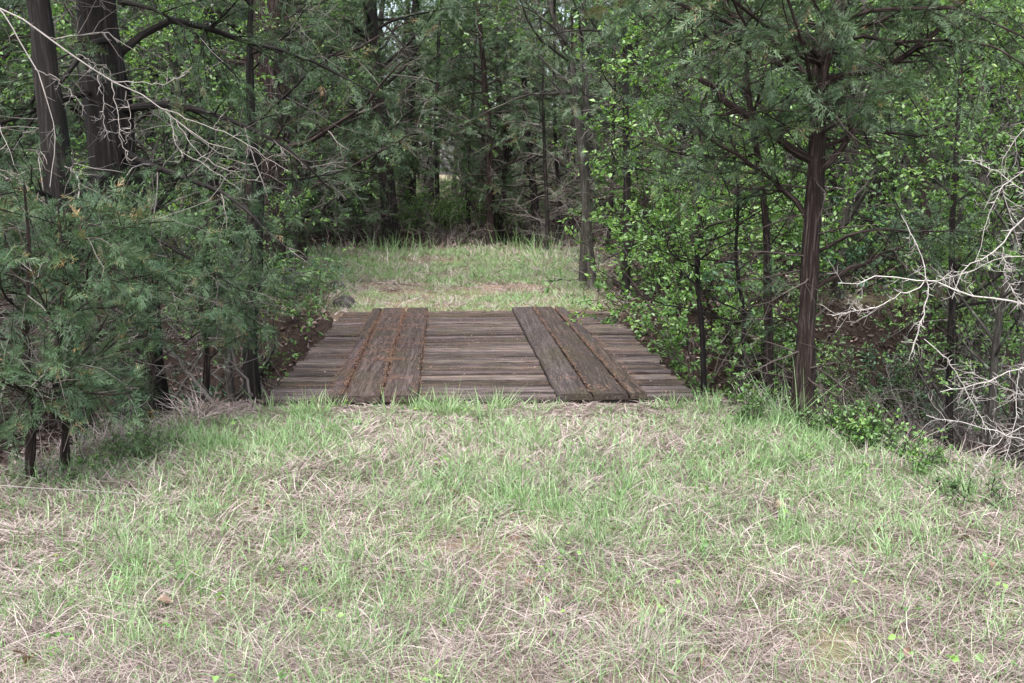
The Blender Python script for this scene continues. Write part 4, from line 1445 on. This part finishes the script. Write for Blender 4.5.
fallen('grey fallen branch leaning against the grass bank left of the bridge', [gp(226, 420, 6.9), gp(205, 392, 7.3), gp(182, 366, 7.7), gp(168, 345, 8.1)], .02, .009, 'grey_twig')
fallen('dark crooked stick crossing below the grey fallen branch', [gp(222, 414, 7.0), gp(200, 402, 7.3), gp(178, 390, 7.6)], .014, .006)
fallen('thin curved stem bending up from the grass at the left bank of the gully', [gp(250, 405, 7.3), gp(247, 380, 7.6), gp(236, 366, 7.9), gp(228, 330, 8.0), gp(222, 280, 8.2)], .011, .006, 'grey_twig')
fallen('long pale twig lying over the grass at the left edge', [(-3.1, 4.75, .22), (-2.5, 4.8, .14), (-2.0, 4.85, .08), (-1.55, 4.8, .03)], .0025, .0015, 'pale_twig', 1)
fallen('pale stick lying in the right gully behind the cedar foot', [(2.3, 7.6, .06), (2.9, 8.0, .12), (3.6, 8.2, .1)], .016, .008, 'grey_twig')
fallen('dark log lying across the bottom of the right gully', [(2.6, 8.7, .08), (3.4, 8.3, .1), (4.5, 8.4, .12)], .06, .04, 'dark_twig', 6, 'log', 'fallen_log')
fallen('bare arching stick on the right bank in front of the brush', [(2.2, 6.2, .02), (2.5, 6.6, .45), (2.9, 7.2, .5), (3.2, 7.8, .1)], .008, .004, 'grey_twig')
fallen('dark stick lying on the bank below the far left corner of the bridge', [(-2.4, 10.6, .05), (-2.9, 11.3, .08), (-3.3, 12.2, .06)], .02, .01)
fallen('small dry twig lying on the left wheel track of the bridge', [(*from_bridge(-.72, 2.45), .19), (*from_bridge(-.6, 2.3), .19), (*from_bridge(-.5, 2.32), .19)], .006, .003, 'dark_twig', 2, 'twig', 'twig')
fallen('grey twig lying on the near left boards of the bridge', [(*from_bridge(-.78, .6), .19), (*from_bridge(-.6, .55), .19), (*from_bridge(-.5, .68), .19)], .006, .003, 'grey_twig', 2, 'twig', 'twig')

# ---- dark stump-like rock by the far left corner
def lump(name, label, x, y, sx, sy, sz, mat, cat, seed, dz=0):
    n, k = 18, 12
    th, ph = np.meshgrid(np.linspace(0, PI, k), np.arange(n) * 2 * PI / n, indexing='ij')
    d = np.stack([np.sin(th) * np.cos(ph), np.sin(th) * np.sin(ph), np.cos(th)], -1)
    q = VNoise(seed)
    r = .55 + .8 * q(d[..., 0] * 1.7 + 5, d[..., 1] * 1.7 + d[..., 2] * 1.3 + 5) + .12 * q(d[..., 0] * 5 + 9, d[..., 2] * 5 + 9)
    r = np.minimum(r, 1.05)
    V = d * r[..., None] * np.array([sx, sy, sz])
    idx = np.arange(k * n).reshape(k, n)
    nx = np.roll(idx, -1, 1)
    m_ = MB()
    m_.add(V.reshape(-1, 3), np.stack([idx[:-1], idx[1:], nx[1:], nx[:-1]], -1).reshape(-1, 4))
    o = m_.build(name, M[mat])
    o.location = (x, y, gz(x, y) + sz * .55 + dz)
    return tag(o, label, cat)


p = on_ground(345, 308)
lump('rock', 'dark rounded rock at the far left corner of the bridge', p[0] - .02, p[1] + .1, .15, .11, .10, 'rock', 'rock', 5)
p = on_ground(336, 290)
lump('rock', 'smaller brownish stone behind the dark rock at the far left corner of the bridge', p[0], p[1], .13, .1, .08, 'rock', 'rock', 8)

# ---- plants at the edges
def sumac(name, label, x, y, h, nf, fl, mat='cool_leaf', cat='plant'):
    root = empty(name, (x, y, gz(x, y) - .02))
    tag(root, label, cat)
    st, lf = MB(), MB()
    T = grow(np.zeros((1, 3)), np.array([[.1, -.1, 1]]), h, 8, .08)
    tubes(st, T, np.linspace(.008, .004, 8), 6, .1)
    a = np.arange(nf) * 2.4 + rng.normal(size=nf) * .2
    p0 = T[0, np.clip((np.linspace(.55, 1, nf) * 7).astype(int), 0, 7)]
    d0 = np.stack([np.cos(a), np.sin(a), rng.uniform(.15, .6, nf)], -1)
    F = grow(p0, d0, fl * rng.uniform(.7, 1.1, nf), 12, .05, -.07)
    tubes(st, F, taper(.003, .0012, nf, 12), 4, cap=False)
    for side in (-1, 1):
        for j in range(2, 12):
            t = unit(F[:, j] - F[:, j - 1])
            s = unit(np.cross(t, np.array([0, 0, 1.]))) * side
            broad_leaves(lf, F[:, j], unit(s + t * .35), fl * .22 * (1.1 - abs(j - 6) * .09), fl * .07, np.clip(rng.normal(.5, .2, nf), 0, 1), .25)
    st.build('stem', M['dark_twig'], root)
    lf.build('fronds', M[mat], root)


sumac('sumac_plant', 'blue green plant with feathery compound leaves at the right edge of the bridge', 1.62, 8.6, .42, 12, .42)
sumac('sumac_plant', 'smaller blue green compound leafed plant further along the right edge of the bridge', 1.86, 9.4, .5, 10, .4)
sumac('sumac_plant', 'green compound leafed seedling on the bank left of the far end of the bridge', -2.75, 12.6, .75, 10, .5, 'leaf')
sumac('sumac_plant', 'compound leafed plant in the thicket right of the far end of the bridge', 2.3, 12.0, .8, 11, .5, 'cool_leaf')


def make_weed(h, nst, mat, lsize):
    return make_shrub('weed', h, nst, .5, mat, lsize, 5, 3, 5, .02, .5, (.08, .2), 'dark_twig', .004)


WD = [make_weed(.34, 7, 'leaf', (.025, .05)), make_weed(.22, 6, 'leaf', (.02, .04)), make_weed(.42, 5, 'bright_leaf', (.025, .045))]
RW = [(815, 437, 0), (838, 440, 2), (856, 446, 0), (872, 447, 2), (885, 452, 2), (846, 430, 0), (900, 458, 0), (930, 478, 2), (918, 470, 2), (862, 436, 2), (752, 425, 0), (960, 500, 1), (985, 512, 1), (748, 408, 2)]
for px, py, w in RW:
    p = on_ground(px, py)
    plant(WD[w], p[0], p[1], 'leafy green weed along the grass edge below the reddish cedar', 'weeds along the right grass edge', rng.uniform(.45, .8), cat='weed')
LW = [(128, 462, 1), (60, 480, 1), (95, 470, 2), (160, 448, 1), (20, 505, 1), (188, 440, 1)]
for px, py, w in LW:
    p = on_ground(px, py)
    plant(WD[w], p[0], p[1], 'leafy green weed along the grass edge below the left cedars', 'weeds along the left grass edge', rng.uniform(.35, .6), cat='weed')
for t_, s_, w, k in ((-1.95, 3.9, 2, .9), (-2.2, 3.3, 0, .9), (-2.05, 2.5, 2, .8), (-2.5, 4.4, 0, 1.1), (-2.35, 1.6, 2, .9), (-2.8, 3.0, 0, 1.0), (-2.1, 4.8, 2, .8)):
    x, y = from_bridge(t_, s_)
    plant(WD[w], x, y, 'leafy green weed on the brown bank just left of the bridge', 'weeds on the bank left of the bridge', k, cat='weed')
# low clover-like weeds in the lawn
mb = MB()
x, y = scatter(170, -3.5, 3.5, 2.6, 7, lambda x, y: meadow(x, y) * sstep(.4, .6, fbm(N4, x * 1.1, y * 1.1)))
n = len(x); per = 5
xx, yy = np.repeat(x, per) + rng.normal(size=n * per) * .03, np.repeat(y, per) + rng.normal(size=n * per) * .03
flat_leaves(mb, xx, yy, height(xx, yy) + rng.uniform(.03, .09, n * per), rng.uniform(.018, .038, n * per), rng.uniform(.014, .026, n * per), rng.random(n * per), .4)
tag(mb.build('ground_weeds', M['bright_leaf']), 'scattered small round leafed weeds low in the near grass', 'weeds', kind='stuff')

# tall grass clump by the foot of the reddish cedar
mb = MB()
p = on_ground(783, 428)
n = 70
x, y = p[0] + rng.normal(size=n) * .06, p[1] + rng.normal(size=n) * .05
blades(mb, x, y, rng.uniform(0, 2 * PI, n), np.clip(rng.normal(.36, .18, n), .05, .9), rng.uniform(.25, .55, n), np.full(n, .007), np.clip(rng.normal(.4, .15, n), 0, 1), 5, 1.3)
o = mb.build('grass_clump', M['grass'], loc=(p[0], p[1], gz(p[0], p[1])))
tag(o, 'taller broad bladed green grass clump left of the foot of the reddish cedar', 'grass clump')

# ---- single fallen leaves that show in the near grass
lm = MB()
n1 = 1
u = np.linspace(-1, 1, 9)
gu, gv = np.meshgrid(np.linspace(0, 1, 9), np.linspace(-1, 1, 5), indexing='ij')
wv = .30 * np.sin(np.clip(gu, 0, 1) * PI) ** .7 * (1 + .22 * np.cos(gu * 22))
V = np.stack([gu - .5, gv * wv, .18 * gv ** 2 * wv * 2 + .10 * np.sin(gu * 5)], -1)
idx = np.arange(45).reshape(9, 5)
lm.add(V.reshape(-1, 3), np.stack([idx[:-1, :-1], idx[1:, :-1], idx[1:, 1:], idx[:-1, 1:]], -1).reshape(-1, 4), np.tile(.5, 45))
leaf0 = lm.build('fallen_leaf', M['dead_leaf'])
first = True
for px, py in [(393, 576), (530, 587), (312, 618), (510, 520), (256, 520), (268, 512), (165, 610), (20, 664), (30, 670), (598, 520), (776, 512), (990, 573), (966, 548), (908, 662), (700, 672), (780, 510), (610, 538), (548, 586), (300, 616), (455, 500), (210, 505), (880, 540), (720, 600), (640, 470)]:
    p = on_ground(px, py)
    o = leaf0 if first else leaf0.copy()
    if not first: COL.objects.link(o)
    first = False
    s = rng.uniform(.04, .065)
    o.location = (p[0], p[1], gz(p[0], p[1]) + .035)
    o.rotation_euler = (rng.normal() * .4, rng.normal() * .4, rng.uniform(0, 6.3))
    o.scale = (s, s, s)
    tag(o, 'curled tan brown dead leaf lying on the near grass', 'leaf', 'dead leaves on the near grass')

# ------------------------------------------------------------------ light
SUN_EL, SUN_AZ = math.radians(62), math.radians(200)      # high and behind the camera, veiled by cloud
w = bpy.data.worlds.new('World')
scene.world = w
w.use_nodes = True
nt = w.node_tree
nt.nodes.clear()
sky = nt.nodes.new('ShaderNodeTexSky')
sky.sky_type = 'NISHITA'
sky.sun_disc = False
sky.sun_elevation = SUN_EL
sky.sun_rotation = SUN_AZ
sky.air_density = 1.0
sky.dust_density = 4.0
sky.ozone_density = 1.0
bg = nt.nodes.new('ShaderNodeBackground')
bg.inputs['Strength'].default_value = .14
out = nt.nodes.new('ShaderNodeOutputWorld')
hs = nt.nodes.new('ShaderNodeHueSaturation')
hs.inputs['Saturation'].default_value = .6          # a thin white overcast
nt.links.new(sky.outputs[0], hs.inputs['Color'])
nt.links.new(hs.outputs[0], bg.inputs[0])
nt.links.new(bg.outputs[0], out.inputs[0])
sd = bpy.data.lights.new('sun', 'SUN')
sd.energy = 1.3
sd.angle = math.radians(40)
sd.color = (1.0, .965, .97)
so = bpy.data.objects.new('sun', sd)
# a sun lamp shines along its local -Z
dirv = np.array([math.sin(SUN_AZ) * math.cos(SUN_EL), math.cos(SUN_AZ) * math.cos(SUN_EL), math.sin(SUN_EL)])
from mathutils import Vector
so.rotation_euler = Vector(dirv).to_track_quat('Z', 'Y').to_euler()
so.location = (0, -10, 30)
COL.objects.link(so)

vs = scene.view_settings
vs.view_transform = 'Standard'
vs.look = 'None'
vs.exposure = 1.95
vs.gamma = 1.0
cy = scene.cycles
cy.max_bounces = 6
cy.diffuse_bounces = 4
cy.transmission_bounces = 4
cy.glossy_bounces = 1
cy.transparent_max_bounces = 4
cy.caustics_reflective = False
cy.caustics_refractive = False
cy.use_denoising = True
cy.sample_clamp_indirect = 4
